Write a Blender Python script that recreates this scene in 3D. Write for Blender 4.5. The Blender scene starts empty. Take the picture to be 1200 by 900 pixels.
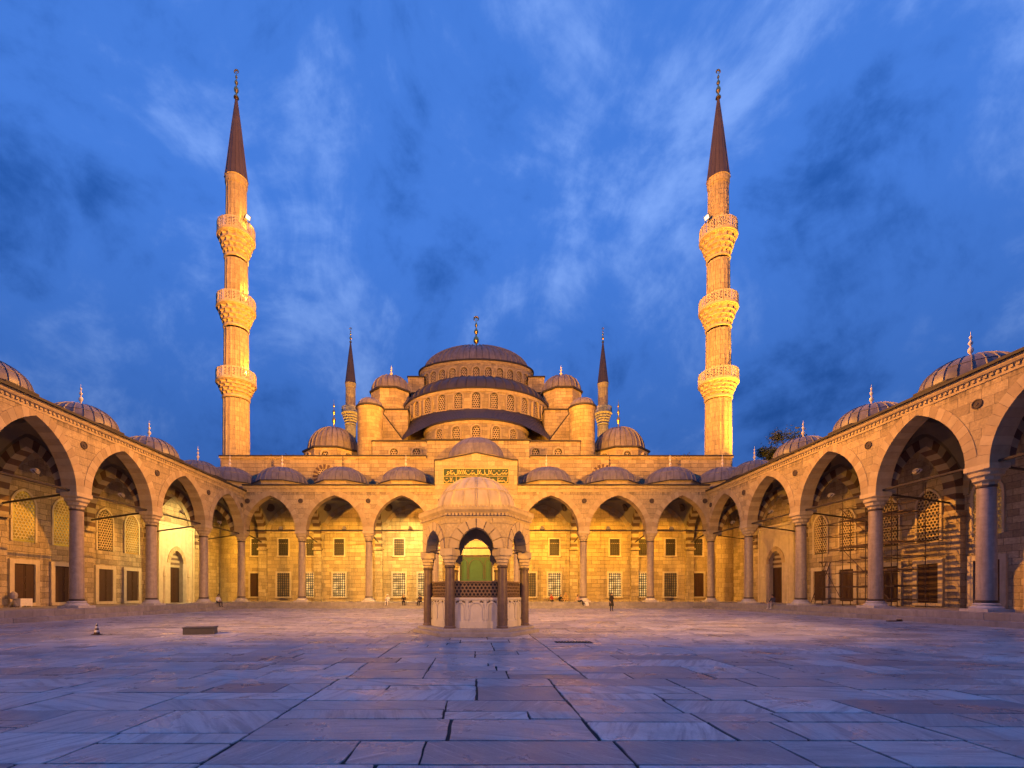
import bpy, bmesh, math, random
from mathutils import Vector, Matrix, Quaternion
R = math.radians
PI = math.pi
random.seed(7)
scene = bpy.context.scene
COL = scene.collection

# ------------------------------------------------------------------ camera
EYE = 1.65
FPX = 548.0
cam_d = bpy.data.cameras.new('camera')
cam = bpy.data.objects.new('camera', cam_d)
COL.objects.link(cam)
cam.location = (0, 0, EYE)
cam.rotation_euler = (R(90), 0, 0)
cam_d.sensor_width = 36
cam_d.lens = FPX / 1200 * 36
cam_d.shift_x = 42 / 1200
cam_d.shift_y = 246 / 1200
cam_d.clip_start = 0.1
cam_d.clip_end = 5000
scene.camera = cam

# ------------------------------------------------------------------ world: dusk sky with thin cloud
world = bpy.data.worlds.new('World')
scene.world = world
world.use_nodes = True
wn = world.node_tree.nodes
wl = world.node_tree.links
wn.clear()
w_out = wn.new('ShaderNodeOutputWorld')
w_bg = wn.new('ShaderNodeBackground')
w_bg.inputs['Strength'].default_value = 1.0
wl.new(w_bg.outputs[0], w_out.inputs[0])
w_tc = wn.new('ShaderNodeTexCoord')
w_sep = wn.new('ShaderNodeSeparateXYZ')
wl.new(w_tc.outputs['Generated'], w_sep.inputs[0])


def wmath(op, a, b=None, c=None, clamp=False):
    n = wn.new('ShaderNodeMath')
    n.operation = op
    n.use_clamp = clamp
    for i, x in enumerate((a, b, c)):
        if x is None:
            continue
        if isinstance(x, (int, float)):
            n.inputs[i].default_value = x
        else:
            wl.new(x, n.inputs[i])
    return n.outputs[0]


zc = wmath('MAXIMUM', w_sep.outputs['Z'], 0.0)
den = wmath('ADD', wmath('MULTIPLY', zc, 0.35), 0.65)
px = wmath('DIVIDE', w_sep.outputs['X'], den)
py = wmath('DIVIDE', w_sep.outputs['Y'], den)
w_cmb = wn.new('ShaderNodeCombineXYZ')
wl.new(px, w_cmb.inputs[0])
wl.new(py, w_cmb.inputs[1])
wl.new(wmath('MULTIPLY', zc, 1.5), w_cmb.inputs[2])


def wnoise(scale, rot, sx, sy, detail, rough, dist, off):
    mp = wn.new('ShaderNodeMapping')
    mp.inputs['Rotation'].default_value = (0, R(rot), 0)
    mp.inputs['Scale'].default_value = (sx, 1, sy)
    mp.inputs['Location'].default_value = off
    wl.new(w_cmb.outputs[0], mp.inputs[0])
    n = wn.new('ShaderNodeTexNoise')
    n.inputs['Scale'].default_value = scale
    n.inputs['Detail'].default_value = detail
    n.inputs['Roughness'].default_value = rough
    n.inputs['Distortion'].default_value = dist
    wl.new(mp.outputs[0], n.inputs['Vector'])
    return n.outputs['Fac']


n_big = wnoise(2.3, 35, 1.0, 0.75, 7, 0.58, 0.5, (2.5, 4.9, 1.45))
n_wisp = wnoise(4.2, -38, 1.0, 0.5, 9, 0.60, 0.6, (0.4, 5.2, 1.9))
n_fine = wnoise(11.0, -30, 1.0, 0.6, 9, 0.62, 0.3, (7.4, 2.2, 3.3))
cl = wmath('ADD', wmath('MULTIPLY', n_big, 0.54), wmath('MULTIPLY', n_wisp, 0.32))
cl = wmath('ADD', cl, wmath('MULTIPLY', n_fine, 0.15))
w_ramp = wn.new('ShaderNodeValToRGB')
wl.new(cl, w_ramp.inputs[0])
cr = w_ramp.color_ramp
cr.interpolation = 'EASE'
cr.elements[0].position = 0.36
cr.elements[0].color = (0.016, 0.090, 0.38, 1)
cr.elements[1].position = 0.65
cr.elements[1].color = (0.200, 0.37, 0.87, 1)
e = cr.elements.new(0.50)
e.color = (0.056, 0.190, 0.66, 1)
w_sky = wn.new('ShaderNodeTexSky')
w_sky.sky_type = 'NISHITA'
w_sky.sun_disc = False
w_sky.sun_elevation = R(-2.5)
w_sky.sun_rotation = R(180)
w_sky.ozone_density = 4.0
w_sky.altitude = 50
w_add = wn.new('ShaderNodeMix')
w_add.data_type = 'RGBA'
w_add.blend_type = 'ADD'
w_add.inputs[0].default_value = 0.10
wl.new(w_ramp.outputs[0], w_add.inputs[6])
wl.new(w_sky.outputs[0], w_add.inputs[7])
# the dusk sky is deeper towards the horizon
w_gr = wn.new('ShaderNodeMapRange')
w_gr.inputs['From Min'].default_value = 0.02
w_gr.inputs['From Max'].default_value = 0.60
w_gr.inputs['To Min'].default_value = 0.42
w_gr.inputs['To Max'].default_value = 1.08
wl.new(zc, w_gr.inputs['Value'])
w_mul = wn.new('ShaderNodeVectorMath')
w_mul.operation = 'SCALE'
wl.new(w_add.outputs[2], w_mul.inputs[0])
wl.new(w_gr.outputs[0], w_mul.inputs['Scale'])
wl.new(w_mul.outputs[0], w_bg.inputs['Color'])

# ------------------------------------------------------------------ view and render
scene.render.engine = 'CYCLES'
scene.view_settings.view_transform = 'Standard'
scene.view_settings.look = 'None'
scene.view_settings.exposure = 0.0
scene.view_settings.gamma = 1.0
scene.view_settings.use_curve_mapping = False
scene.cycles.use_denoising = True
scene.cycles.use_adaptive_sampling = True
scene.cycles.max_bounces = 5
scene.cycles.diffuse_bounces = 3
scene.cycles.glossy_bounces = 2
scene.cycles.sample_clamp_indirect = 6.0
scene.cycles.use_light_tree = True


# ================================================================== helpers
class MB:
    """collects faces and links them as ONE mesh object"""
    def __init__(self):
        self.v = []
        self.f = []
        self.m = []

    def add(self, vs, fs, m=0):
        o = len(self.v)
        self.v += [tuple(p) for p in vs]
        for f in fs:
            self.f.append(tuple(i + o for i in f))
            self.m.append(m)

    def box(self, x0, x1, y0, y1, z0, z1, m=0):
        self.add([(x0, y0, z0), (x1, y0, z0), (x1, y1, z0), (x0, y1, z0),
                  (x0, y0, z1), (x1, y0, z1), (x1, y1, z1), (x0, y1, z1)],
                 [(0, 3, 2, 1), (4, 5, 6, 7), (0, 1, 5, 4), (1, 2, 6, 5), (2, 3, 7, 6), (3, 0, 4, 7)], m)

    def rings(self, rings, m=0, closed=True, cap0=False, cap1=False):
        n = len(rings[0])
        vs = [p for r in rings for p in r]
        fs = []
        for k in range(len(rings) - 1):
            for i in range(n if closed else n - 1):
                j = (i + 1) % n
                fs.append((k * n + i, k * n + j, (k + 1) * n + j, (k + 1) * n + i))
        if cap0:
            fs.append(tuple(reversed(range(n))))
        if cap1:
            fs.append(tuple((len(rings) - 1) * n + i for i in range(n)))
        self.add(vs, fs, m)

    def lathe(self, prof, n=32, c=(0, 0), sx=1.0, sy=1.0, a0=0.0, a1=2 * PI, m=0, cap0=False, cap1=False, rot=0.0):
        full = abs(a1 - a0 - 2 * PI) < 1e-6
        k = n if full else n + 1
        rr = []
        for r, z in prof:
            rr.append([(c[0] + sx * r * math.cos(a0 + (a1 - a0) * i / n + rot), c[1] + sy * r * math.sin(a0 + (a1 - a0) * i / n + rot), z) for i in range(k)])
        self.rings(rr, m, full, cap0, cap1)

    def tube(self, p0, p1, r, n=6, r1=None, m=0, caps=True):
        p0 = Vector(p0)
        p1 = Vector(p1)
        d = (p1 - p0).normalized()
        a = d.orthogonal().normalized()
        b = d.cross(a)
        r1 = r if r1 is None else r1
        ra = [p0 + (a * math.cos(2 * PI * i / n) + b * math.sin(2 * PI * i / n)) * r for i in range(n)]
        rb = [p1 + (a * math.cos(2 * PI * i / n) + b * math.sin(2 * PI * i / n)) * r1 for i in range(n)]
        self.rings([ra, rb], m, True, caps, caps)

    def mesh(self, name, mats, smooth=None):
        me = bpy.data.meshes.new(name)
        me.from_pydata(self.v, [], self.f)
        if not isinstance(mats, (list, tuple)):
            mats = [mats]
        for mt in mats:
            me.materials.append(mt)
        if len(mats) > 1:
            me.polygons.foreach_set('material_index', self.m)
        if smooth is not None:
            me.polygons.foreach_set('use_smooth', [True] * len(self.f))
            me.set_sharp_from_angle(angle=R(smooth))
        me.update()
        return me


def obj(name, me, parent=None, loc=(0, 0, 0), rz=0.0, rot=None):
    o = bpy.data.objects.new(name, me)
    COL.objects.link(o)
    o.location = loc
    o.rotation_euler = rot if rot is not None else (0, 0, rz)
    if parent is not None:
        o.parent = parent
    return o


def build(name, mb, mats, parent=None, loc=(0, 0, 0), rz=0.0, smooth=None):
    return obj(name, mb.mesh(name, mats, smooth), parent, loc, rz)


def tag(o, label=None, cat=None, group=None, kind=None):
    if label:
        o['label'] = label
    if cat:
        o['category'] = cat
    if group:
        o['group'] = group
    if kind:
        o['kind'] = kind
    return o


def thing(name, label, cat, loc=(0, 0, 0), rz=0.0, group=None):
    return tag(obj(name, None, None, loc, rz), label, cat, group)


# ------------------------------------------------------------------ materials
class NT:
    def __init__(self, name):
        self.mat = bpy.data.materials.new(name)
        self.mat.use_nodes = True
        self.n = self.mat.node_tree.nodes
        self.l = self.mat.node_tree.links
        self.n.clear()
        self.out = self.n.new('ShaderNodeOutputMaterial')
        self.b = self.n.new('ShaderNodeBsdfPrincipled')
        self.l.new(self.b.outputs[0], self.out.inputs[0])

    def link(self, a, b):
        self.l.new(a, b)

    def math(self, op, a, b=None, c=None, clamp=False):
        n = self.n.new('ShaderNodeMath')
        n.operation = op
        n.use_clamp = clamp
        for i, x in enumerate((a, b, c)):
            if x is None:
                continue
            if isinstance(x, (int, float)):
                n.inputs[i].default_value = x
            else:
                self.l.new(x, n.inputs[i])
        return n.outputs[0]

    def noise(self, vec, scale, detail=4, rough=0.55, dist=0.0, sc=(1, 1, 1)):
        if sc != (1, 1, 1):
            mp = self.n.new('ShaderNodeMapping')
            mp.inputs['Scale'].default_value = sc
            self.l.new(vec, mp.inputs[0])
            vec = mp.outputs[0]
        n = self.n.new('ShaderNodeTexNoise')
        n.inputs['Scale'].default_value = scale
        n.inputs['Detail'].default_value = detail
        n.inputs['Roughness'].default_value = rough
        n.inputs['Distortion'].default_value = dist
        self.l.new(vec, n.inputs['Vector'])
        return n.outputs['Fac']

    def mix(self, fac, a, b, mode='MIX'):
        n = self.n.new('ShaderNodeMix')
        n.data_type = 'RGBA'
        n.blend_type = mode
        for i, x in ((0, fac), (6, a), (7, b)):
            if isinstance(x, (int, float)):
                n.inputs[i].default_value = x
            elif isinstance(x, (tuple, list)):
                n.inputs[i].default_value = (x[0], x[1], x[2], 1)
            else:
                self.l.new(x, n.inputs[i])
        return n.outputs[2]

    def ramp(self, fac, stops, interp='LINEAR'):
        n = self.n.new('ShaderNodeValToRGB')
        n.color_ramp.interpolation = interp
        el = n.color_ramp.elements
        for i, (p, c) in enumerate(stops):
            if isinstance(c, (int, float)):
                c = (c, c, c)
            x = el[i] if i < 2 else el.new(p)
            x.position = p
            x.color = (c[0], c[1], c[2], 1)
        self.l.new(fac, n.inputs[0])
        return n.outputs[0]

    def bump(self, h, strength, dist):
        n = self.n.new('ShaderNodeBump')
        n.inputs['Strength'].default_value = strength
        n.inputs['Distance'].default_value = dist
        self.l.new(h, n.inputs['Height'])
        self.l.new(n.outputs[0], self.b.inputs['Normal'])

    def obj_co(self):
        t = self.n.new('ShaderNodeTexCoord')
        return t


def ashlar(name, base, var=0.25, bw=1.1, bh=0.48, mode='box', rad=1.0, stain=0.5, mortar=(0.12, 0.10, 0.08), msize=0.014, bumpd=0.02, soot=None):
    t = NT(name)
    tc = t.obj_co()
    co = tc.outputs['Object']
    s = t.n.new('ShaderNodeSeparateXYZ')
    t.link(co, s.inputs[0])
    if mode == 'round':
        u = t.math('MULTIPLY', t.math('ARCTAN2', s.outputs[1], s.outputs[0]), rad)
    else:
        nn = t.n.new('ShaderNodeSeparateXYZ')
        t.link(tc.outputs['Normal'], nn.inputs[0])
        side = t.math('GREATER_THAN', t.math('ABSOLUTE', nn.outputs[0]), 0.72)
        u = t.math('ADD', t.math('MULTIPLY', s.outputs[1], side), t.math('MULTIPLY', s.outputs[0], t.math('SUBTRACT', 1.0, side)))
    cb = t.n.new('ShaderNodeCombineXYZ')
    t.link(u, cb.inputs[0])
    t.link(s.outputs[2], cb.inputs[1])
    # courses are not dead straight
    wob = t.noise(co, 0.35, 2)
    wv = t.n.new('ShaderNodeVectorMath')
    wv.operation = 'ADD'
    sc = t.n.new('ShaderNodeCombineXYZ')
    t.link(t.math('MULTIPLY', t.math('SUBTRACT', wob, 0.5), 0.12), sc.inputs[0])
    t.link(t.math('MULTIPLY', t.math('SUBTRACT', wob, 0.5), 0.08), sc.inputs[1])
    t.link(cb.outputs[0], wv.inputs[0])
    t.link(sc.outputs[0], wv.inputs[1])
    br = t.n.new('ShaderNodeTexBrick')
    t.link(wv.outputs[0], br.inputs['Vector'])
    br.inputs['Scale'].default_value = 1.0
    br.inputs['Brick Width'].default_value = bw
    br.inputs['Row Height'].default_value = bh
    br.inputs['Mortar Size'].default_value = msize
    br.inputs['Mortar Smooth'].default_value = 0.3
    br.inputs['Bias'].default_value = -0.15
    br.offset = 0.5
    br.squash = 0.7
    br.squash_frequency = 3
    hi = tuple(min(1, c * (1 + var * 0.6)) for c in base)
    lo = (base[0] * (1 - var), base[1] * (1 - var * 1.08), base[2] * (1 - var * 1.15))
    br.inputs['Color1'].default_value = (*hi, 1)
    br.inputs['Color2'].default_value = (*lo, 1)
    br.inputs['Mortar'].default_value = (*mortar, 1)
    col = br.outputs['Color']
    big = t.noise(co, 0.22, 5, 0.6)
    col = t.mix(t.ramp(big, [(0.35, 0.0), (0.72, 0.55)]), col, tuple(c * 0.55 for c in base), 'MIX')
    st = t.noise(co, 1.0, 5, 0.6, 0.2, (1.6, 1.6, 0.16))
    col = t.mix(t.math('MULTIPLY', t.ramp(st, [(0.52, 0.0), (0.72, 1.0)]), stain), col, (0.10, 0.085, 0.07), 'MIX')
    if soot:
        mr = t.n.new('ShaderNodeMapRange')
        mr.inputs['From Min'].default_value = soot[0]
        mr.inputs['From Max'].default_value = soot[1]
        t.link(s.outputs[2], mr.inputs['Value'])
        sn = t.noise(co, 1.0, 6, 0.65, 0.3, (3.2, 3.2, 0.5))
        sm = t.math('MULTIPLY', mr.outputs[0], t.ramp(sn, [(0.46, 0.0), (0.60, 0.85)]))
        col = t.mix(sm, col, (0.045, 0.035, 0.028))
    fine = t.noise(co, 9.0, 6, 0.65)
    col = t.mix(0.6, col, t.ramp(fine, [(0.3, 0.35), (0.7, 1.0)]), 'MULTIPLY')
    t.link(col, t.b.inputs['Base Color'])
    t.b.inputs['Roughness'].default_value = 0.85
    h = t.math('ADD', t.math('MULTIPLY', t.math('SUBTRACT', 1.0, br.outputs['Fac']), 1.0), t.math('MULTIPLY', fine, 0.55))
    t.bump(h, 1.0, bumpd * 1.8)
    return t.mat


def plain(name, base, rough=0.8, var=0.25, scale=3.0, metallic=0.0, streak=0.0, bumpd=0.01, spec=None, rnd=0.0):
    t = NT(name)
    co = t.obj_co().outputs['Object']
    a = t.noise(co, scale, 6, 0.62, 0.2)
    b = t.noise(co, scale * 0.18, 4, 0.55)
    col = t.mix(t.ramp(a, [(0.25, 0.0), (0.78, 1.0)]), tuple(c * (1 - var) for c in base), tuple(min(1, c * (1 + var * 0.6)) for c in base))
    col = t.mix(t.ramp(b, [(0.4, 0.0), (0.75, var)]), col, tuple(c * 0.45 for c in base))
    if streak:
        st = t.noise(co, 1.4, 5, 0.6, 0.3, (2.2, 2.2, 0.22))
        col = t.mix(t.math('MULTIPLY', t.ramp(st, [(0.5, 0.0), (0.7, 1.0)]), streak), col, tuple(c * 0.3 for c in base))
    if rnd:
        oi = t.n.new('ShaderNodeObjectInfo')
        col = t.mix(rnd, col, t.ramp(oi.outputs['Random'], [(0.0, 0.45), (1.0, 1.0)]), 'MULTIPLY')
    t.link(col, t.b.inputs['Base Color'])
    t.b.inputs['Roughness'].default_value = rough
    t.b.inputs['Metallic'].default_value = metallic
    if bumpd:
        t.bump(a, 0.6, bumpd)
    return t.mat


def emit(name, col, strength, scale=1.2, lo=0.15):
    t = NT(name)
    co = t.obj_co().outputs['Object']
    a = t.noise(co, scale, 3, 0.5)
    c = t.mix(t.ramp(a, [(0.38, lo), (0.6, 1.0)]), tuple(x * 0.25 for x in col), col)
    t.b.inputs['Base Color'].default_value = (0.05, 0.04, 0.03, 1)
    t.b.inputs['Roughness'].default_value = 0.7
    t.b.inputs['Specular IOR Level'].default_value = 0.2
    t.link(c, t.b.inputs['Emission Color'])
    t.b.inputs['Emission Strength'].default_value = strength
    return t.mat


STONE = (0.47, 0.41, 0.33)
M = {}
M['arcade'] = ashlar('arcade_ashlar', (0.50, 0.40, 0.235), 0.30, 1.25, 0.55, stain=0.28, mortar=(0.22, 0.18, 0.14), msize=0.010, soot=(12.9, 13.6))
M['arcade_clean'] = ashlar('gable_ashlar', (0.50, 0.40, 0.235), 0.26, 1.25, 0.55, stain=0.28, mortar=(0.22, 0.18, 0.14), msize=0.010)
M['wall'] = ashlar('wall_ashlar', (0.46, 0.38, 0.26), 0.42, 0.95, 0.45, stain=0.6, mortar=(0.14, 0.115, 0.09))
M['facade'] = ashlar('facade_ashlar', (0.50, 0.40, 0.235), 0.34, 1.15, 0.5, stain=0.55, mortar=(0.17, 0.14, 0.11))
M['drum'] = ashlar('drum_ashlar', (0.50, 0.40, 0.235), 0.34, 1.2, 0.55, mode='round', rad=10.5, stain=0.4, mortar=(0.17, 0.14, 0.11))
M['tower'] = ashlar('tower_ashlar', (0.50, 0.40, 0.235), 0.34, 1.1, 0.5, mode='round', rad=2.6, stain=0.35, mortar=(0.17, 0.14, 0.11))
M['minaret'] = ashlar('minaret_ashlar', (0.54, 0.44, 0.26), 0.22, 0.62, 0.62, mode='round', rad=1.5, stain=0.22, mortar=(0.24, 0.2, 0.15))
M['vou_a'] = plain('pale_voussoir', (0.47, 0.375, 0.23), 0.85, 0.18, 2.5, rnd=0.35)
M['vou_b'] = plain('red_voussoir', (0.41, 0.315, 0.185), 0.85, 0.22, 2.5, rnd=0.3)
M['vou_d'] = plain('dark_voussoir', (0.12, 0.072, 0.052), 0.8, 0.25, 2.5)
M['vou_c'] = plain('cream_voussoir', (0.36, 0.31, 0.22), 0.85, 0.2, 2.5)
M['trim'] = plain('trim_stone', (0.46, 0.365, 0.215), 0.85, 0.25, 2.0, streak=0.4)
M['frame'] = plain('window_surround_stone', (0.52, 0.45, 0.34), 0.75, 0.2, 2.0, streak=0.3)
M['shaft'] = plain('column_granite', (0.43, 0.35, 0.28), 0.5, 0.3, 4.0, streak=0.45, rnd=0.25)
M['capital'] = plain('capital_marble', (0.50, 0.41, 0.26), 0.7, 0.25, 3.0, streak=0.3)
M['marble'] = plain('carved_marble', (0.56, 0.53, 0.50), 0.45, 0.18, 2.0, streak=0.45)
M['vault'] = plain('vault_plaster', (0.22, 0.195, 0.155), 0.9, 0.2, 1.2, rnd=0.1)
M['medallion'] = plain('painted_medallion', (0.07, 0.05, 0.045), 0.8, 0.4, 6.0)
M['lead'] = plain('weathered_lead', (0.19, 0.165, 0.175), 0.5, 0.38, 1.6, streak=0.55, bumpd=0.02, rnd=0.15)
M['lead_floodlit'] = plain('floodlit_lead', (0.44, 0.36, 0.25), 0.5, 0.2, 2.0, streak=0.4, bumpd=0.02)  # fountain dome lead, lightened: the floodlight on it is painted into the colour
M['lead_edge'] = plain('dark_lead_edge', (0.03, 0.024, 0.022), 0.7, 0.3, 2.0)
M['lead_dark'] = plain('dark_lead', (0.055, 0.045, 0.05), 0.6, 0.25, 1.2, streak=0.3)
M['spire'] = plain('spire_lead', (0.075, 0.055, 0.05), 0.55, 0.25, 1.5, streak=0.3)
M['gold'] = plain('gilt_copper', (0.75, 0.47, 0.14), 0.35, 0.15, 5.0, metallic=1.0, bumpd=0)
M['finial'] = plain('finial_marble', (0.66, 0.60, 0.54), 0.55, 0.12, 5.0)
M['iron'] = plain('dark_iron', (0.045, 0.035, 0.03), 0.6, 0.3, 6.0, bumpd=0)
M['bronze'] = plain('dark_bronze', (0.085, 0.06, 0.045), 0.5, 0.3, 8.0)
M['bronze_lit'] = plain('lit_bronze', (0.20, 0.135, 0.08), 0.5, 0.35, 8.0)  # bronze made lighter in colour so the fountain grille looks lit
M['wood'] = plain('brown_shutter_wood', (0.05, 0.021, 0.013), 0.6, 0.3, 5.0, streak=0.4)
M['green'] = plain('green_door_paint', (0.035, 0.095, 0.04), 0.7, 0.2, 3.0)
M['lattice'] = plain('pale_lattice_plaster', (0.50, 0.40, 0.235), 0.8, 0.2, 3.0)
M['dark'] = plain('dark_void', (0.02, 0.016, 0.013), 0.5, 0.2, 3.0, bumpd=0)
M['glow_y'] = emit('lit_yellow_pane', (1.0, 0.50, 0.03), 0.75, 0.45, 0.0)
M['glow_w'] = emit('lit_white_pane', (1.0, 0.60, 0.20), 1.35, 1.3, 0.0)
M['glow_o'] = emit('dim_orange_pane', (0.8, 0.36, 0.08), 0.30, 1.2)
M['lens'] = emit('lamp_lens', (1.0, 0.82, 0.55), 2.0, 1.0, 1.0)
M['green_panel'] = plain('inscription_ground', (0.012, 0.045, 0.016), 0.6, 0.3, 4.0)
M['gold_paint'] = plain('gold_letter_paint', (0.62, 0.46, 0.10), 0.5, 0.12, 6.0, bumpd=0)
M['fixture'] = plain('lamp_housing', (0.32, 0.30, 0.28), 0.5, 0.2, 5.0, bumpd=0)
M['bark'] = plain('tree_bark', (0.09, 0.065, 0.045), 0.9, 0.3, 6.0)
M['joint'] = plain('dark_joint_earth', (0.028, 0.024, 0.026), 0.95, 0.3, 4.0)
M['step'] = plain('step_stone', (0.36, 0.33, 0.31), 0.7, 0.3, 2.5, streak=0.25, rnd=0.4)
M['earth'] = plain('town_ground', (0.06, 0.055, 0.05), 0.9, 0.3, 0.2)


def leaf_mat():
    t = NT('dark_foliage')
    g = t.n.new('ShaderNodeNewGeometry')
    c = t.ramp(g.outputs['Random Per Island'], [(0.0, (0.030, 0.042, 0.012)), (1.0, (0.095, 0.105, 0.035))])
    t.link(c, t.b.inputs['Base Color'])
    t.b.inputs['Roughness'].default_value = 0.7
    return t.mat


M['leaf'] = leaf_mat()


def slab_mat():
    t = NT('courtyard_marble')
    co = t.obj_co().outputs['Object']
    g = t.n.new('ShaderNodeNewGeometry')
    oi = t.n.new('ShaderNodeObjectInfo')
    rnd = t.math('FRACT', t.math('ADD', g.outputs['Random Per Island'], t.math('MULTIPLY', oi.outputs['Random'], 7.31)))
    # veining runs its own way on each slab
    ang = t.math('MULTIPLY', rnd, 9.0)
    vr = t.n.new('ShaderNodeVectorRotate')
    vr.rotation_type = 'Z_AXIS'
    t.link(g.outputs['Position'], vr.inputs['Vector'])
    t.link(ang, vr.inputs['Angle'])
    pos = vr.outputs[0]
    vein = t.noise(pos, 1.0, 9, 0.66, 0.6, (0.6, 6.5, 1.0))
    vein2 = t.noise(pos, 1.0, 8, 0.68, 0.9, (1.4, 22.0, 1.0))
    base = t.ramp(rnd, [(0.0, (0.22, 0.22, 0.25)), (0.12, (0.36, 0.345, 0.36)), (0.5, (0.54, 0.505, 0.50)), (1.0, (0.74, 0.70, 0.68))])
    col = t.mix(t.ramp(vein, [(0.38, 0.75), (0.53, 0.0)]), base, (0.27, 0.255, 0.285))
    col = t.mix(t.ramp(vein2, [(0.56, 0.0), (0.66, 0.6)]), col, (0.72, 0.69, 0.67))
    dirt = t.noise(g.outputs['Position'], 0.6, 7, 0.65, 0.4)
    col = t.mix(t.ramp(dirt, [(0.5, 0.0), (0.76, 0.55)]), col, (0.20, 0.185, 0.19))
    spot = t.noise(g.outputs['Position'], 3.4, 4, 0.5)
    col = t.mix(t.ramp(spot, [(0.70, 0.0), (0.78, 0.55)]), col, (0.10, 0.09, 0.10))
    grain = t.noise(g.outputs['Position'], 28.0, 5, 0.7)
    col = t.mix(0.35, col, t.ramp(grain, [(0.3, 0.45), (0.65, 1.0)]), 'MULTIPLY')
    pit = t.noise(g.outputs['Position'], 11.0, 3, 0.5)
    col = t.mix(t.ramp(pit, [(0.71, 0.0), (0.76, 0.8)]), col, (0.05, 0.045, 0.05))
    t.link(col, t.b.inputs['Base Color'])
    worn = t.noise(g.outputs['Position'], 0.9, 6, 0.6, 0.3)
    t.link(t.ramp(worn, [(0.3, 0.20), (0.72, 0.50)]), t.b.inputs['Roughness'])
    fine = t.noise(g.outputs['Position'], 6.0, 6, 0.65)
    hh = t.math('ADD', t.math('MULTIPLY', worn, 2.2), fine)
    t.bump(hh, 0.6, 0.012)
    return t.mat


M['slab'] = slab_mat()

# ================================================================== measures of the place
XC = 27.5        # side arcade column lines
YB = 54.8        # portico column line
DEP = 5.7        # column line to rear wall
WT = 0.48        # half thickness of arcade walls
ZP = 0.70        # gallery floor
ZS = 8.95        # arch springing
ZT = 13.9        # top of arcade wall
BACK_U = [-27.5, -20.4, -12.55, -4.8, 4.8, 12.55, 20.4, 27.5]
SIDE_Y = [54.8, 47.2, 39.6, 32.2, 25.2, 17.6, 10.0, 2.4, -5.2]


# ------------------------------------------------------------------ arches
def arch(a, h):
    c = (h * h - a * a) / (2 * a)
    return c, a + c


def arch_curve(a, h, n, d=0.0):
    """points from (+a,0) over the apex to (-a,0), offset outwards by d"""
    c, r = arch(a, h)
    phi = math.acos(max(-1, min(1, c / (r + d))))
    right = [(-c + (r + d) * math.cos(phi * i / n), (r + d) * math.sin(phi * i / n)) for i in range(n + 1)]
    return right + [(-x, z) for x, z in reversed(right[:-1])]


def arch_wall(mb, u0, u1, uc, a, h, zs, zt, v0, v1, n=14, m=0):
    """wall between u0 and u1 with a pointed opening that springs at zs"""
    pts = [(uc + x, zs + z) for x, z in arch_curve(a, h, n)]
    pts = [(u1, zs)] + pts + [(u0, zs)]
    k = len(pts)
    vs = []
    for v in (v0, v1):
        vs += [(u, v, z) for u, z in pts] + [(u, v, zt) for u, z in pts]
    fs = []
    for i in range(k - 1):
        fs.append((i + 1, i, k + i, k + i + 1))
        o = 2 * k
        fs.append((o + i, o + i + 1, o + k + i + 1, o + k + i))
        fs.append((i, i + 1, o + i + 1, o + i))
        fs.append((k + i + 1, k + i, o + k + i, o + k + i + 1))
    fs.append((0, 2 * k, 3 * k, k))
    fs.append((k - 1, 2 * k - 1, 4 * k - 1, 3 * k - 1))
    mb.add(vs, fs, m)


def voussoir_shapes(a, h, d, per_half, v0, v1, gap=0.012, sub=2):
    """list of MB, one wedge stone each, arch-local (spring line at z 0)"""
    c, r = arch(a, h)
    phi = math.acos(max(-1, min(1, c / r)))
    phio = math.acos(max(-1, min(1, c / (r + d))))
    out = []
    for side in (1, -1):
        for k in range(per_half):
            g = gap / r
            t0, t1 = k / per_half, (k + 1) / per_half
            inner, outer = [], []
            for j in range(sub + 1):
                t = t0 + (t1 - t0) * j / sub
                gg = g if j == 0 else (-g if j == sub else 0)
                ti, to = phi * t + gg * 0.5, phio * t + gg * 0.5
                inner.append((side * (-c + r * math.cos(ti)), r * math.sin(ti)))
                outer.append((side * (-c + (r + d) * math.cos(to)), (r + d) * math.sin(to)))
            ring = inner + outer[::-1]
            if side < 0:
                ring = ring[::-1]
            mb = MB()
            q = len(ring)
            vs = [(x, v0, z) for x, z in ring] + [(x, v1, z) for x, z in ring]
            fs = []
            # ring runs anticlockwise seen from -v
            for j in range(sub):
                if side > 0:
                    A = [j, j + 1, q - 2 - j, q - 1 - j]
                else:
                    A = [j, j + 1, q - 2 - j, q - 1 - j]
                fs.append(tuple(A[::-1]))
                fs.append(tuple(x + q for x in A))
            for j in range(q):
                jn = (j + 1) % q
                fs.append((j, jn, q + jn, q + j))
            mb.add(vs, fs)
            out.append((side, k, mb))
    return out


VCACHE = {}


def voussoirs(parent, uc, zs, a, h, d, per_half, v0, v1, mats, name='voussoir', rz=0.0, loc=None):
    key = (round(a, 3), round(h, 3), d, per_half, v0, v1, tuple(x.name for x in mats))
    if key not in VCACHE:
        lst = []
        for side, k, mb in voussoir_shapes(a, h, d, per_half, v0, v1):
            me = mb.mesh(name, mats[k % len(mats)])
            bm = bmesh.new()
            bm.from_mesh(me)
            bmesh.ops.recalc_face_normals(bm, faces=bm.faces)
            bm.to_mesh(me)
            bm.free()
            lst.append(me)
        VCACHE[key] = lst
    for me in VCACHE[key]:
        obj(name, me, parent, loc if loc else (uc, 0, zs), rz)


def fixn(o):
    bm = bmesh.new()
    bm.from_mesh(o.data)
    bmesh.ops.recalc_face_normals(bm, faces=bm.faces)
    bm.to_mesh(o.data)
    bm.free()
    return o


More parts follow.
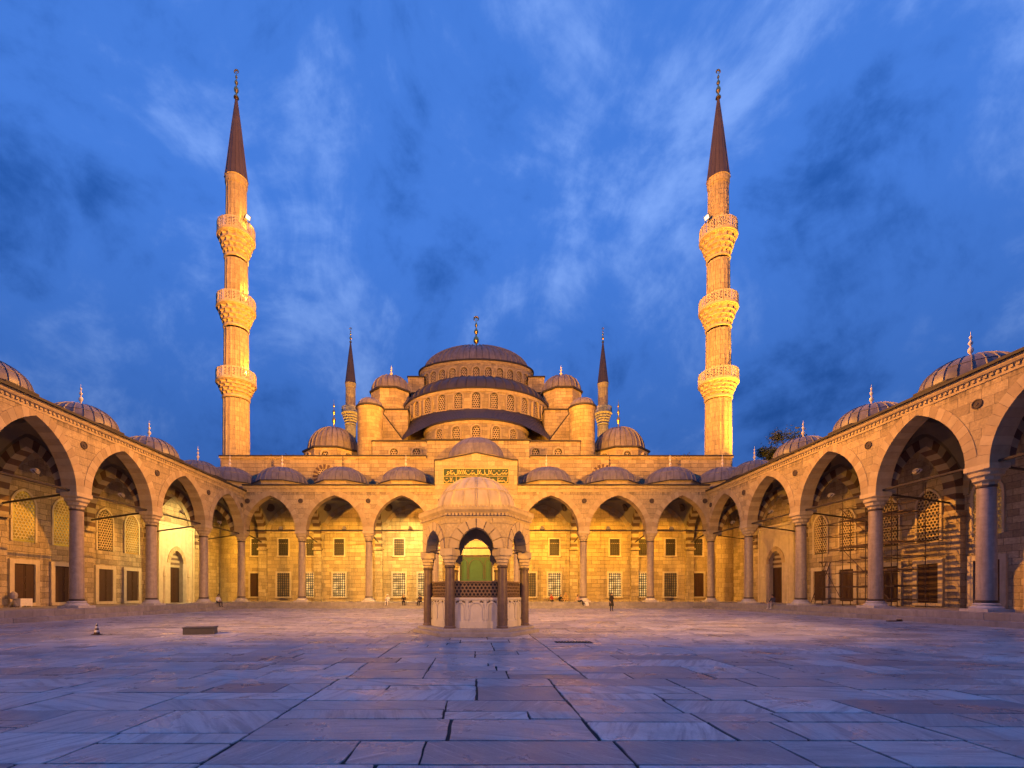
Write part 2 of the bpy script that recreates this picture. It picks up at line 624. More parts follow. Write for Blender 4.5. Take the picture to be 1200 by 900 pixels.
# ------------------------------------------------------------------ stalactite corbelling
def muqarnas(mb, r0, r1, z0, z1, rows, n, rot=0.0, m=0, square=0.0, deep=0.06):
    """tiers of small niches stepping outwards"""
    def pt(r, a, z):
        if square:
            k = max(abs(math.cos(a)), abs(math.sin(a)))
            q = 1 / k
            r = r * (1 + (min(q, 1.22) - 1) * square * (z - z0) / (z1 - z0))
        return (r * math.cos(a), r * math.sin(a), z)
    rings = []
    for k in range(rows):
        f0, f1 = k / rows, (k + 1) / rows
        ra = r0 + (r1 - r0) * (f0 ** 0.8)
        rb = r0 + (r1 - r0) * (f1 ** 0.8)
        za, zb = z0 + (z1 - z0) * f0, z0 + (z1 - z0) * f1
        par = (k % 2) * PI / n
        for zz, ro, ri in ((za, ra, ra - 0.02 * r1), (za + (zb - za) * 0.50, ra + (rb - ra) * 0.25, ra - deep * r1), (zb - (zb - za) * 0.20, rb, rb - deep * 1.25 * r1), (zb - (zb - za) * 0.14, rb, rb), (zb, rb, rb)):
            ring = []
            for i in range(2 * n):
                a = rot + par + PI * i / n
                ring.append(pt(ro if i % 2 == 0 else ri, a, zz))
            if par:
                ring = ring[-1:] + ring[:-1]
            rings.append(ring)
    mb.rings(rings, m, True, True, True)


def dome_mesh(name, r, rise, mat, ribs=24, sx=1.0, sy=1.0, n=10, ridge=0.045, lap=None, a0=0.0, a1=2 * PI):
    """lead dome with standing seams and one lap ring"""
    mb = MB()
    full = abs(a1 - a0 - 2 * PI) < 1e-6
    offs = (0.0, 0.06, 0.5, 0.94)
    angs = []
    for i in range(ribs):
        for j, q in enumerate(offs):
            angs.append((a0 + (a1 - a0) * (i + q) / ribs, 1.0 if j == 0 else 0.0))
    if not full:
        angs.append((a1, 1.0))
    prof = []
    for k in range(n + 1):
        t = (PI / 2) * k / n
        prof.append((math.cos(t) * r, math.sin(t) * rise, 1.0))
    rings = []
    for pr, pz, w in prof:
        e = ridge * min(1.0, pr / r * 2.2)
        rings.append([(sx * (pr + e * x * 1.0) * math.cos(a) if pr > 1e-4 else 0, sy * (pr + e * x) * math.sin(a) if pr > 1e-4 else 0, pz + e * x * 0.5) for a, x in angs])
    mb.rings(rings, 0, full)
    # eave lip
    mb.lathe([(r * 1.0, 0.0), (r * 1.03, 0.0), (r * 1.03, -0.10), (r * 0.96, -0.10)], 48, sx=sx, sy=sy, a0=a0, a1=a1)
    if lap:
        t = lap * PI / 2
        rr, zz = math.cos(t) * r, math.sin(t) * rise
        mb.lathe([(rr + 0.045, zz - 0.05), (rr + 0.05, zz + 0.0), (rr - 0.02, zz + 0.05)], 48, sx=sx, sy=sy, a0=a0, a1=a1)
    return mb.mesh(name, mat, 30)


def finial_mesh(name, h, w, mat, crescent=False):
    mb = MB()
    p = [(0.55, 0), (0.5, 0.05), (0.18, 0.10), (0.16, 0.18), (0.42, 0.24), (0.5, 0.30), (0.40, 0.37), (0.14, 0.42), (0.13, 0.48), (0.32, 0.53), (0.38, 0.57), (0.30, 0.62), (0.10, 0.66), (0.10, 0.72), (0.22, 0.75), (0.25, 0.78), (0.18, 0.82), (0.06, 0.86), (0.05, 0.94), (0.01, 1.0)]
    mb.lathe([(r * w, z * h) for r, z in p], 12, cap0=True)
    if crescent:
        n = 14
        for i in range(n):
            a = -PI * 0.35 + (PI * 1.7) * i / n - PI * 0.0
            b = -PI * 0.35 + (PI * 1.7) * (i + 1) / n
            R0 = 0.07 * h
            f = lambda x: Vector((math.cos(x) * R0, 0, h * 0.97 + math.sin(x) * R0))
            mb.tube(f(a), f(b), 0.16 * w * math.sin(PI * (i + 0.5) / n) + 0.02, 6)
    return mb.mesh(name, mat, 40)


# ------------------------------------------------------------------ lattice windows
def hex_lattice(w, h, cell, t, arch_h=0.0, depth=0.06, bar=0.28):
    """pierced plate of hexagonal rings filling a w x h panel (x, z; front at y = 0)"""
    mb = MB()
    dx = cell
    dz = cell * 0.866
    rows = int(h / dz)
    cols = int(w / dx)
    ro = cell / math.sqrt(3)
    ri = ro * (1 - bar)
    zs = h - arch_h
    c, r = arch(w / 2, arch_h) if arch_h > w / 2 + 1e-6 else (0, w / 2)
    for j in range(rows + 1):
        for i in range(cols + 1):
            x = -w / 2 + i * dx + (dx / 2 if j % 2 else 0)
            z = j * dz
            if abs(x) > w / 2 - cell * 0.2 or z > h - 0.1 or z < cell * 0.2:
                continue
            if arch_h and z > zs:
                if math.hypot(abs(x) + c, z - zs) > r - cell * 0.2:
                    continue
            vs = []
            for rad, y in ((ro, 0), (ri, 0), (ri, depth)):
                for q in range(6):
                    a = PI / 6 + PI / 3 * q
                    vs.append((x + rad * math.cos(a), y, z + rad * math.sin(a)))
            fs = []
            for q in range(6):
                p = (q + 1) % 6
                fs.append((q, q + 6, p + 6, p))
                fs.append((q + 6, q + 12, p + 12, p + 6))
            mb.add(vs, fs)
    return mb


def arched_frame(mb, w, h, ah, t, y0, y1, round_top=True, n=8):
    """moulded surround with an arched head, opening w x h, width t"""
    zs = h - ah
    def curve(d):
        hw = w / 2 + d
        if ah <= 0.001:
            return [(hw, 0), (hw, h + d), (-hw, h + d), (-hw, 0)]
        if round_top:
            pts = [(hw * math.cos(PI * i / (2 * n)), zs + (ah + d) * math.sin(PI * i / (2 * n))) for i in range(2 * n + 1)]
        else:
            pts = [(x, zs + z) for x, z in arch_curve(w / 2, ah, n, d)]
        return [(hw, 0)] + pts + [(-hw, 0)]
    A, B = curve(0), curve(t)
    k = len(A)
    vs = [(x, y0, z) for x, z in A] + [(x, y0, z) for x, z in B] + [(x, y1, z) for x, z in A] + [(x, y1, z) for x, z in B]
    fs = []
    for i in range(k - 1):
        fs.append((i, i + 1, k + i + 1, k + i))
        fs.append((k + i, k + i + 1, 3 * k + i + 1, 3 * k + i))
        fs.append((i + 1, i, 2 * k + i, 2 * k + i + 1))
    fs.append((0, k, 3 * k, 2 * k))
    fs.append((2 * k - 1, k - 1, 3 * k - 1, 4 * k - 1))
    mb.add(vs, fs)


def arched_plate(mb, w, h, ah, y, round_top=True, n=8):
    zs = h - ah
    if round_top:
        pts = [(w / 2 * math.cos(PI * i / (2 * n)), zs + ah * math.sin(PI * i / (2 * n))) for i in range(2 * n + 1)]
    else:
        pts = [(x, zs + z) for x, z in arch_curve(w / 2, ah, n)]
    pts = [(w / 2, 0)] + pts + [(-w / 2, 0)]
    mb.add([(x, y, z) for x, z in pts], [tuple(range(len(pts)))[::-1]])


# ================================================================== ground and pavement
g = MB()
g.add([(-1500, -600, -0.30), (1500, -600, -0.30), (1500, 2400, -0.30), (-1500, 2400, -0.30)], [(0, 1, 2, 3)])
tag(build('ground', g, M['earth']), kind='structure')

pav = MB()
pav.box(-26.3, 26.3, -6.0, 53.6, -0.25, -0.014)
pavement = tag(build('courtyard_pavement', pav, M['joint']), kind='structure')
rng = random.Random(21)
slabs = []


def split(x0, x1, y0, y1):
    w, h = x1 - x0, y1 - y0
    near = 1.0
    th = rng.uniform(0.75, 1.35)
    tw = rng.uniform(1.7, 3.6)
    if h <= th and w <= tw and w / h < 4.5:
        slabs.append((x0, x1, y0, y1))
        return
    if h > th and (w < h * rng.uniform(2.0, 3.6) or w <= tw):
        q = y0 + h * rng.uniform(0.36, 0.64)
        split(x0, x1, y0, q)
        split(x0, x1, q, y1)
    else:
        q = x0 + w * rng.uniform(0.3, 0.7)
        split(x0, q, y0, y1)
        split(q, x1, y0, y1)


split(-25.85, 25.85, -5.5, 53.15)


def slab_geo(s, rn):
    x0, x1, y0, y1 = s
    g = rn.choice((0.004, 0.005, 0.006, 0.008, 0.015))
    x0 += g
    x1 -= g
    y0 += g
    y1 -= g
    cx, cy = (x0 + x1) / 2, (y0 + y1) / 2
    j = 0.02
    pts = []
    corners = [(x0, y0), (x1, y0), (x1, y1), (x0, y1)]
    for k in range(4):
        a, b = corners[k], corners[(k + 1) % 4]
        cut = rn.uniform(0.004, 0.03) if rn.random() < 0.8 else rn.uniform(0.05, 0.14)
        L = math.hypot(b[0] - a[0], b[1] - a[1])
        for q in (cut / L, 0.33, 0.66, 1 - rn.uniform(0.004, 0.03) / L):
            px_, py_ = a[0] + (b[0] - a[0]) * q, a[1] + (b[1] - a[1]) * q
            dx, dy = cx - px_, cy - py_
            dl = math.hypot(dx, dy)
            jj = rn.uniform(0, j)
            pts.append((px_ + dx / dl * jj, py_ + dy / dl * jj))
    ax, ay = rn.gauss(0, 0.0016), rn.gauss(0, 0.0016)
    dz = rn.gauss(0, 0.0022)
    top = [(x, y, dz + ax * (x - cx) + ay * (y - cy) - 0.004) for x, y in pts]
    ins = [(cx + (x - cx) * 0.994, cy + (y - cy) * 0.99, z + 0.004) for x, y, z in top]
    bot = [(x, y, -0.06) for x, y, z in top]
    n = len(pts)
    fs = []
    for i in range(n):
        q = (i + 1) % n
        fs.append((i, q, n + q, n + i))
        fs.append((2 * n + i, 2 * n + q, q, i))
    fs.append(tuple(n + i for i in range(n)))
    return top + ins + bot, fs, (cx, cy)


def slab_rank(s):
    x0, x1, y0, y1 = s
    cx, cy = (x0 + x1) / 2, (y0 + y1) / 2
    if cy < 3.6 or abs(cx + 0.0) > cy * 1.25 + 1.0:
        return 1e6 + cy
    return cy - (x1 - x0) * (y1 - y0) * 0.4


slabs.sort(key=slab_rank)
field = MB()
rs = random.Random(5)
for i, s in enumerate(slabs):
    vs, fs, c = slab_geo(s, rs)
    if i < 300:
        me = bpy.data.meshes.new('slab')
        me.from_pydata([(x - c[0], y - c[1], z) for x, y, z in vs], [], fs)
        me.materials.append(M['slab'])
        obj('slab', me, pavement, (c[0], c[1], 0))
    else:
        field.add(vs, fs)
tag(build('slab_field', field, M['slab'], pavement), kind='stuff')

# gallery floor with two courses of step stones round three sides
plat = MB()
E1, E2 = 1.75, 1.25
xs2, yb2 = XC - E2, YB - E2
plat.box(-33.2, -xs2 - 0.35, -6.0, YB + DEP, -0.2, ZP - 0.004)
plat.box(xs2 + 0.35, 33.2, -6.0, YB + DEP, -0.2, ZP - 0.004)
plat.box(-xs2 - 0.35, xs2 + 0.35, yb2 + 0.35, YB + DEP, -0.2, ZP - 0.004)
platform = tag(build('gallery_floor', plat, M['step']), kind='structure')
rs = random.Random(11)


def course(p0, p1, inward, depth, z0, z1, parent, lo, hi):
    p0, p1 = Vector((*p0, 0)), Vector((*p1, 0))
    d = (p1 - p0)
    L = d.length
    d.normalize()
    inn = Vector((*inward, 0))
    s = 0.0
    while s < L - 0.05:
        w = min(rs.uniform(lo, hi), L - s)
        if L - s - w < 0.4:
            w = L - s
        a = p0 + d * (s + 0.006)
        b = p0 + d * (s + w - 0.006)
        jit = rs.uniform(-0.012, 0.012)
        zz = z1 + rs.uniform(-0.006, 0.006)
        mb = MB()
        c = 0.02
        A = [a + inn * jit, b + inn * (jit + rs.uniform(-0.006, 0.006)), b + inn * depth, a + inn * depth]
        rings = [[(p.x, p.y, z0) for p in A], [(p.x, p.y, zz - c) for p in A], [((p + inn * c if i < 2 else p).x, (p + inn * c if i < 2 else p).y, zz) for i, p in enumerate(A)]]
        mb.rings(rings, 0, True, True, True)
        fixn(build('step_stone', mb, M['step'], parent))
        s += w


for z0, z1, e, dp, lo, hi in ((-0.1, 0.29, E1, 0.56, 0.7, 1.5), (0.29, ZP, E2, 0.38, 1.2, 2.4)):
    xe, ye = XC - e, YB - e
    course((-xe, -5.5), (-xe, ye), (-1, 0), dp, z0, z1, platform, lo, hi)
    course((xe, -5.5), (xe, ye), (1, 0), dp, z0, z1, platform, lo, hi)
    course((-xe - dp, ye), (xe + dp, ye), (0, 1), dp, z0, z1, platform, lo, hi)


# ================================================================== arcades
def column_meshes():
    b = MB()
    b.box(-0.72, 0.72, -0.72, 0.72, 0.0, 0.16)
    b.lathe([(0.68, 0.16), (0.68, 0.24), (0.60, 0.30), (0.52, 0.36), (0.56, 0.42), (0.50, 0.47), (0.44, 0.50)], 24)
    s = MB()
    s.lathe([(0.415, 0.50), (0.42, 0.62), (0.41, 2.5), (0.385, 7.02)], 24)
    ring = MB()
    ring.lathe([(0.44, 0.50), (0.455, 0.54), (0.455, 0.64), (0.425, 0.66)], 24)
    ring2 = MB()
    ring2.lathe([(0.40, 6.98), (0.435, 7.02), (0.435, 7.10), (0.40, 7.13)], 24)
    c = MB()
    muqarnas(c, 0.40, 0.66, 7.13, 7.98, 3, 10, square=1.0)
    c.box(-0.66, 0.66, -0.56, 0.56, 7.98, 8.25)
    return (b.mesh('column_base', M['marble'], 40), s.mesh('column', M['shaft'], 40), ring.mesh('bronze_ring', M['bronze'], 40), c.mesh('capital', M['capital'], 28), ring2.mesh('bronze_ring', M['bronze'], 40))


COLM = column_meshes()


def add_column(parent, u, v=0.0):
    c = obj('column', COLM[1], parent, (u, v, ZP))
    obj('column_base', COLM[0], c)
    obj('bronze_ring', COLM[2], c)
    obj('capital', COLM[3], c)
    obj('bronze_ring', COLM[4], c)
    return c


def vault_point(th, t, u0, u1, v0, v1, fa, ring_r, ring_z):
    """pendentive surface: t = 0 on the bay edge, 1 on the dome ring"""
    uc, vc = (u0 + u1) / 2, (v0 + v1) / 2
    hu, hv = (u1 - u0) / 2, (v1 - v0) / 2
    cx, sx = math.cos(th), math.sin(th)
    k = min(hu / abs(cx) if abs(cx) > 1e-6 else 1e9, hv / abs(sx) if abs(sx) > 1e-6 else 1e9)
    bu, bv = cx * k, sx * k
    if abs(abs(bv) - hv) < 1e-6:
        q, half = bu, hu
    else:
        q, half = bv, hv
    q = min(abs(q) / half, 1.0)
    c, r = arch(1.0, fa)
    zb = ZS + 0.1 + math.sqrt(max(0.0, r * r - (q + c) ** 2)) / math.sqrt(r * r - c * c) * 4.15
    ru, rv = cx * ring_r, sx * ring_r
    s = t
    e = math.sin(t * PI / 2)
    return Vector((uc + bu + (ru - bu) * s, vc + bv + (rv - bv) * s, zb + (ring_z - zb) * e))


VAULTS = {}


def add_vault(parent, u0, u1, v0, v1):
    uc, vc = (u0 + u1) / 2, (v0 + v1) / 2
    key = (round(u1 - u0, 3), round(v1 - v0, 3))
    rr, rz = 2.35, 13.55
    if key not in VAULTS:
        mb = MB()
        n = 48
        W, D = u1 - u0, v1 - v0
        rings = []
        for k in range(7):
            rings.append([vault_point(2 * PI * (i + 0.5) / n, k / 6, -W / 2, W / 2, -D / 2, D / 2, 1.3, rr, rz) for i in range(n)])
        mb.rings(rings)
        prof = [(rr, rz), (rr - 0.08, rz + 0.05)] + [((rr - 0.08) * math.cos(t), rz + 0.05 + 2.0 * math.sin(t)) for t in [PI / 2 * i / 8 for i in range(9)]]
        mb.lathe(prof, n, rot=PI / n)
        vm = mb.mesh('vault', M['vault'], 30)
        meds = []
        for q in range(4):
            th = math.atan2(D, W)
            th = (th, PI - th, PI + th, 2 * PI - th)[q]
            p = vault_point(th, 0.60, -W / 2, W / 2, -D / 2, D / 2, 1.3, rr, rz)
            pa = vault_point(th + 0.05, 0.60, -W / 2, W / 2, -D / 2, D / 2, 1.3, rr, rz)
            pb = vault_point(th, 0.68, -W / 2, W / 2, -D / 2, D / 2, 1.3, rr, rz)
            nx = (pa - p).cross(pb - p).normalized()
            if nx.dot(Vector((0, 0, 10.5)) - p) < 0:
                nx = -nx
            a = nx.orthogonal().normalized()
            b = nx.cross(a)
            m2 = MB()
            rg = []
            for rad, off in ((0.50, 0.01), (0.50, 0.07), (0.42, 0.09), (0.40, 0.06), (0.0, 0.06)):
                rg.append([p + nx * off + (a * math.cos(2 * PI * i / 16) + b * math.sin(2 * PI * i / 16)) * rad for i in range(16)])
            m2.rings(rg)
            meds.append(m2.mesh('medallion', M['medallion'], 30))
        VAULTS[key] = (vm, meds)
    vm, meds = VAULTS[key]
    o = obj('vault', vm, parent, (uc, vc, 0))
    for m in meds:
        obj('medallion', m, o)


def transverse_arch(parent, u, v0, v1, zfoot=7.5):
    """striped arch from the column to the rear wall (runs along v)"""
    a = (v1 - v0) / 2 - 0.60
    h = 3.35
    mb = MB()
    for side, k, m1 in voussoir_shapes(a, h, 0.60, 9, -0.42, 0.42, gap=0.0):
        o = len(mb.v)
        # arch-local x runs along v
        mb.v += [(y + u, (v0 + v1) / 2 + x, z + ZS - 0.05) for x, y, z in m1.v]
        mb.f += [tuple(i + o for i in f) for f in m1.f]
        mb.m += [k % 2] * len(m1.f)
    z = ZS - 0.05
    k = 0
    while z > zfoot + 0.01:
        z2 = max(zfoot, z - 0.40)
        mb.box(u - 0.42, u + 0.42, v1 - 0.62, v1 - 0.002, z2, z, (k + 1) % 2)
        z = z2
        k += 1
    o = build('transverse_arch', mb, [M['vou_c'], M['vou_d']], parent)
    fixn(o)
    w = MB()
    arch_wall(w, v0 - 0.0, v1 - 0.0, (v0 + v1) / 2, a + 0.5, h + 0.53, ZS - 0.05, ZT + 0.05, -0.36, 0.36, 10)
    w.v = [(u + y, x, z) for x, y, z in w.v]
    fixn(build('transverse_wall', w, M['vault'], parent))
    p = MB()
    p.box(u - 0.50, u + 0.50, v1 - 0.40, v1 - 0.003, ZP, zfoot - 0.22)
    p.box(u - 0.58, u + 0.58, v1 - 0.66, v1 - 0.003, zfoot - 0.22, zfoot)
    build('pilaster', p, M['wall'], parent)
    r = MB()
    r.tube((u, v0, ZS + 0.02), (u, v1, ZS - 0.75), 0.075, 6)
    build('tie_rod', r, M['iron'], parent)


def wall_arch(parent, uc, a, h, v, zs=ZS - 0.2, d=0.5):
    mb = MB()
    for side, k, m1 in voussoir_shapes(a, h, d, 11, v - 0.10, v - 0.002, gap=0.0):
        o = len(mb.v)
        mb.v += [(x + uc, y, z + zs) for x, y, z in m1.v]
        mb.f += [tuple(i + o for i in f) for f in m1.f]
        mb.m += [k % 2] * len(m1.f)
    fixn(build('wall_arch', mb, [M['vou_c'], M['vou_b']], parent))


def boss_mesh():
    mb = MB()
    mb.lathe([(0.28, 0.0), (0.28, 0.05), (0.22, 0.07), (0.20, 0.03), (0.10, 0.03), (0.07, 0.06), (0.0, 0.06)], 18)
    mb.v = [(x, -z, y) for x, y, z in mb.v]
    me = mb.mesh('spandrel_boss', M['medallion'], 30)
    return me


BOSS = boss_mesh()


def octagon_drum(r, z0, z1):
    mb = MB()
    mb.lathe([(r, z0), (r, z1 - 0.16)], 8, rot=PI / 8)
    mb.lathe([(r + 0.03, z1 - 0.16), (r + 0.16, z1 - 0.02)], 8, rot=PI / 8)
    return mb


DR = octagon_drum(3.22, 0.0, 0.62)
DRUM_ME = DR.mesh('drum', M['trim'])
DE = MB()
DE.lathe([(3.22, 0.58), (3.46, 0.58), (3.46, 0.70), (2.8, 0.80)], 8, rot=PI / 8)
EAVE_ME = DE.mesh('drum_eave', M['lead_edge'])
DOME_ME = dome_mesh('dome', 3.02, 2.15, M['lead'], 24, lap=0.34, ridge=0.065)
FIN_ST = finial_mesh('finial', 1.75, 0.30, M['finial'])
FIN_BR = finial_mesh('finial', 1.75, 0.28, M['bronze'])


DOME_SIDE = dome_mesh('dome', 2.36, 1.85, M['lead'], 24, lap=0.34, ridge=0.06)


def add_dome(parent, u, v, z=ZT + 0.42, fin=None, side=False):
    d = obj('dome', DOME_SIDE if side else DOME_ME, parent, (u, v, z + 0.74))
    q = 0.80 if side else 1.0
    for nm, me in (('drum', DRUM_ME), ('drum_eave', EAVE_ME)):
        o = obj(nm, me, d, (0, 0, -0.74))
        o.scale = (q, q, 1)
    obj('finial', fin or FIN_ST, d, (0, 0, 1.80 if side else 2.10))
    return d


def roof_strips(mb, e0, e1, v1, centres, vc, dz=0.0):
    """flat lead roof left open under each dome"""
    z0, z1, hw = ZT + 0.10 + dz, ZT + 0.36 + dz, 2.4
    va = -WT + 0.55
    mb.box(e0, e1, va, vc - hw, z0, z1)
    mb.box(e0, e1, vc + hw, v1, z0, z1)
    x = e0
    for c in sorted(centres):
        if c - hw > x:
            mb.box(x, c - hw, vc - hw, vc + hw, z0, z1)
        x = c + hw
    if e1 > x:
        mb.box(x, e1, vc - hw, vc + hw, z0, z1)


def cornice(parent, u0, u1, v, z=ZT, dent=True):
    mb = MB()
    prof = [(0.0, z - 0.42), (-0.05, z - 0.40), (-0.07, z - 0.10), (-0.20, z - 0.02), (-0.26, z + 0.10), (-0.26, z + 0.26), (0.3, z + 0.26)]
    mb.rings([[(u, v + p, q) for p, q in prof] for u in (u0, u1)], 0, False)
    build('cornice', mb, M['trim'], parent)
    e = MB()
    e.box(u0, u1, v - 0.42, v + 0.6, z + 0.262, z + 0.42)
    build('lead_roof_edge', e, M['lead_edge'], parent)
    if dent:
        d = MB()
        n = int((u1 - u0) / 0.30)
        for i in range(n):
            x = u0 + (u1 - u0) * (i + 0.5) / n
            d.box(x - 0.075, x + 0.075, v - 0.13, v - 0.03, z - 0.22, z - 0.08)
        tag(build('dentil_row', d, M['trim'], parent), kind='stuff')


# window furniture for the gallery walls --------------------------------
SHW, SHH = 1.6, 3.0


def shutter_window():
    f = MB()
    arched_frame(f, SHW, SHH, 0.0, 0.34, -0.16, 0.0)
    f.box(-SHW / 2 - 0.34, SHW / 2 + 0.34, -0.20, 0.0, -0.26, -0.002)
    fm = f.mesh('window', M['frame'])
    leaves = []
    for s in (-1, 1):
        p = MB()
        x0, x1 = (0.012, SHW / 2) if s > 0 else (-SHW / 2, -0.012)
        p.box(x0, x1, -0.05, -0.004, 0, SHH)
        for k in range(3):
            zz0, zz1 = SHH * k / 3 + 0.08, SHH * (k + 1) / 3 - 0.08
            p.box(x0 + 0.09, x1 - 0.09, -0.075, -0.05, zz0, zz1)
        p.box(x0 + 0.02, x1 - 0.02, -0.085, -0.05, SHH * 0.48, SHH * 0.52)
        leaves.append(p.mesh('shutter', M['wood']))
    return fm, leaves


SH_F, SH_L = shutter_window()


def add_shutter(parent, u, v, z=1.02):
    w = obj('window', SH_F, parent, (u, v, z))
    for me in SH_L:
        obj('shutter', me, w)


LW, LH, LA = 1.7, 3.9, 1.15


def lattice_window():
    f = MB()
    arched_frame(f, LW, LH, LA, 0.16, -0.10, 0.0, False)
    fm = f.mesh('lattice_window', M['frame'])
    la = hex_lattice(LW, LH, 0.27, 0.05, LA, 0.05, 0.30)
    lm = la.mesh('lattice', M['lattice'])
    la.v = [(x, y - 0.065, z) for x, y, z in la.v]
    lm = la.mesh('lattice', M['lattice'])
    ps = []
    for mat in ('glow_y', 'glow_o', 'dark'):
        p = MB()
        arched_plate(p, LW, LH, LA, -0.006, False)
        ps.append(p.mesh('pane', M[mat]))
    return fm, lm, ps


LT_F, LT_L, LT_P = lattice_window()


def add_lattice(parent, u, v, z, kind):
    w = obj('lattice_window', LT_F, parent, (u, v, z))
    obj('lattice', LT_L, w)
    obj('pane', LT_P[kind], w)


def grille(w, h, nx, nz, r=0.034):
    mb = MB()
    for i in range(nx):
        x = -w / 2 + w * (i + 0.5) / nx
        mb.box(x - r, x + r, -0.09, -0.09 + 2 * r, 0, h)
    for k in range(nz):
        z = h * (k + 0.5) / nz
        mb.box(-w / 2, w / 2, -0.10, -0.10 + 2 * r, z - r, z + r)
        for i in range(nx):
            x = -w / 2 + w * (i + 0.5) / nx
            mb.box(x - 2 * r, x + 2 * r, -0.115, -0.07, z - 2 * r, z + 2 * r)
    return mb


def grilled_window(w, h, nx, nz, fr):
    f = MB()
    arched_frame(f, w, h, 0.0, fr, -0.14, 0.0)
    f.box(-w / 2 - fr - 0.06, w / 2 + fr + 0.06, -0.20, 0.0, -0.16, -0.002)
    panes = {}
    for mat in ('glow_w', 'glow_o', 'dark', 'wood'):
        p = MB()
        for s in (-1, 1):
            x0, x1 = (0.03, w / 2) if s > 0 else (-w / 2, -0.03)
            for k in range(2):
                z0, z1 = (0.0, h * 0.72) if k == 0 else (h * 0.75, h)
                p.box(x0, x1, -0.02, -0.004, z0, z1)
        panes[mat] = p.mesh('pane', M[mat])
    return f.mesh('window', M['frame']), grille(w, h, nx, nz).mesh('grille', M['iron']), panes


GL_F, GL_G, GL_P = grilled_window(1.62, 3.05, 6, 10, 0.20)
GU_F, GU_G, GU_P = grilled_window(1.28, 2.15, 5, 7, 0.16)


def portal(parent, u, v, z=ZP):
    """arched gate with striped head in the side gallery wall"""
    y0 = v - 0.55
    mb = MB()
    a, h, zs = 1.05, 1.45, 5.2
    arch_wall(mb, u - 2.9, u + 2.9, u, a, h, zs, 9.3, y0, v - 0.003, 10)
    mb.box(u - 2.9, u - a, y0, v - 0.003, z, zs)
    mb.box(u + a, u + 2.9, y0, v - 0.003, z, zs)
    p = fixn(build('portal', mb, M['frame'], parent))
    tr = MB()
    for s in (-1, 1):
        tr.box(u + s * 2.9 - 0.14, u + s * 2.9 + 0.14, y0 - 0.10, v - 0.004, z, 9.3)
        # engaged colonnette with pointed cap
        tr.lathe([(0.20, z), (0.20, z + 0.3), (0.14, z + 0.4), (0.14, z + 2.9), (0.22, z + 3.0), (0.22, z + 3.1), (0.05, z + 3.9), (0.0, z + 4.2)], 12, (u + s * 2.05, y0))
    tr.box(u - 3.04, u + 3.04, y0 - 0.16, v - 0.004, 9.3, 9.6)
    build('portal_moulding', tr, M['frame'], p)
    voussoirs(p, u, zs, a + 0.01, h, 0.5, 6, y0 - 0.05, y0 + 0.04, [M['vou_a'], M['vou_b']], name='portal_voussoir', loc=(u, 0, zs))
    st = MB()
    k = 0
    zz = 4.75
    while zz < zs + h:
        z1 = min(zz + 0.27, zs + h)
        w = a
        if z1 > zs:
            c, r = arch(a, h)
            w = max(0.05, math.sqrt(max(0, r * r - (zz - zs) ** 2)) - c) if zz > zs else a
        st.box(u - w + 0.01, u + w - 0.01, v - 0.22 + 0.0, v - 0.05, zz, z1, k % 2)
        k += 1
        zz = z1
    build('tympanum', st, [M['vou_c'], M['vou_d']], p)
    d = MB()
    for s in (-1, 1):
        x0, x1 = (u + 0.012, u + a - 0.01) if s > 0 else (u - a + 0.01, u - 0.012)
        d.box(x0, x1, v - 0.14, v - 0.04, z + 0.02, 4.74)
        for q in range(4):
            zz0 = z + 0.2 + q * 0.95
            d.box(x0 + 0.12, x1 - 0.12, v - 0.17, v - 0.14, zz0, zz0 + 0.8)
    build('door', d, M['wood'], p)


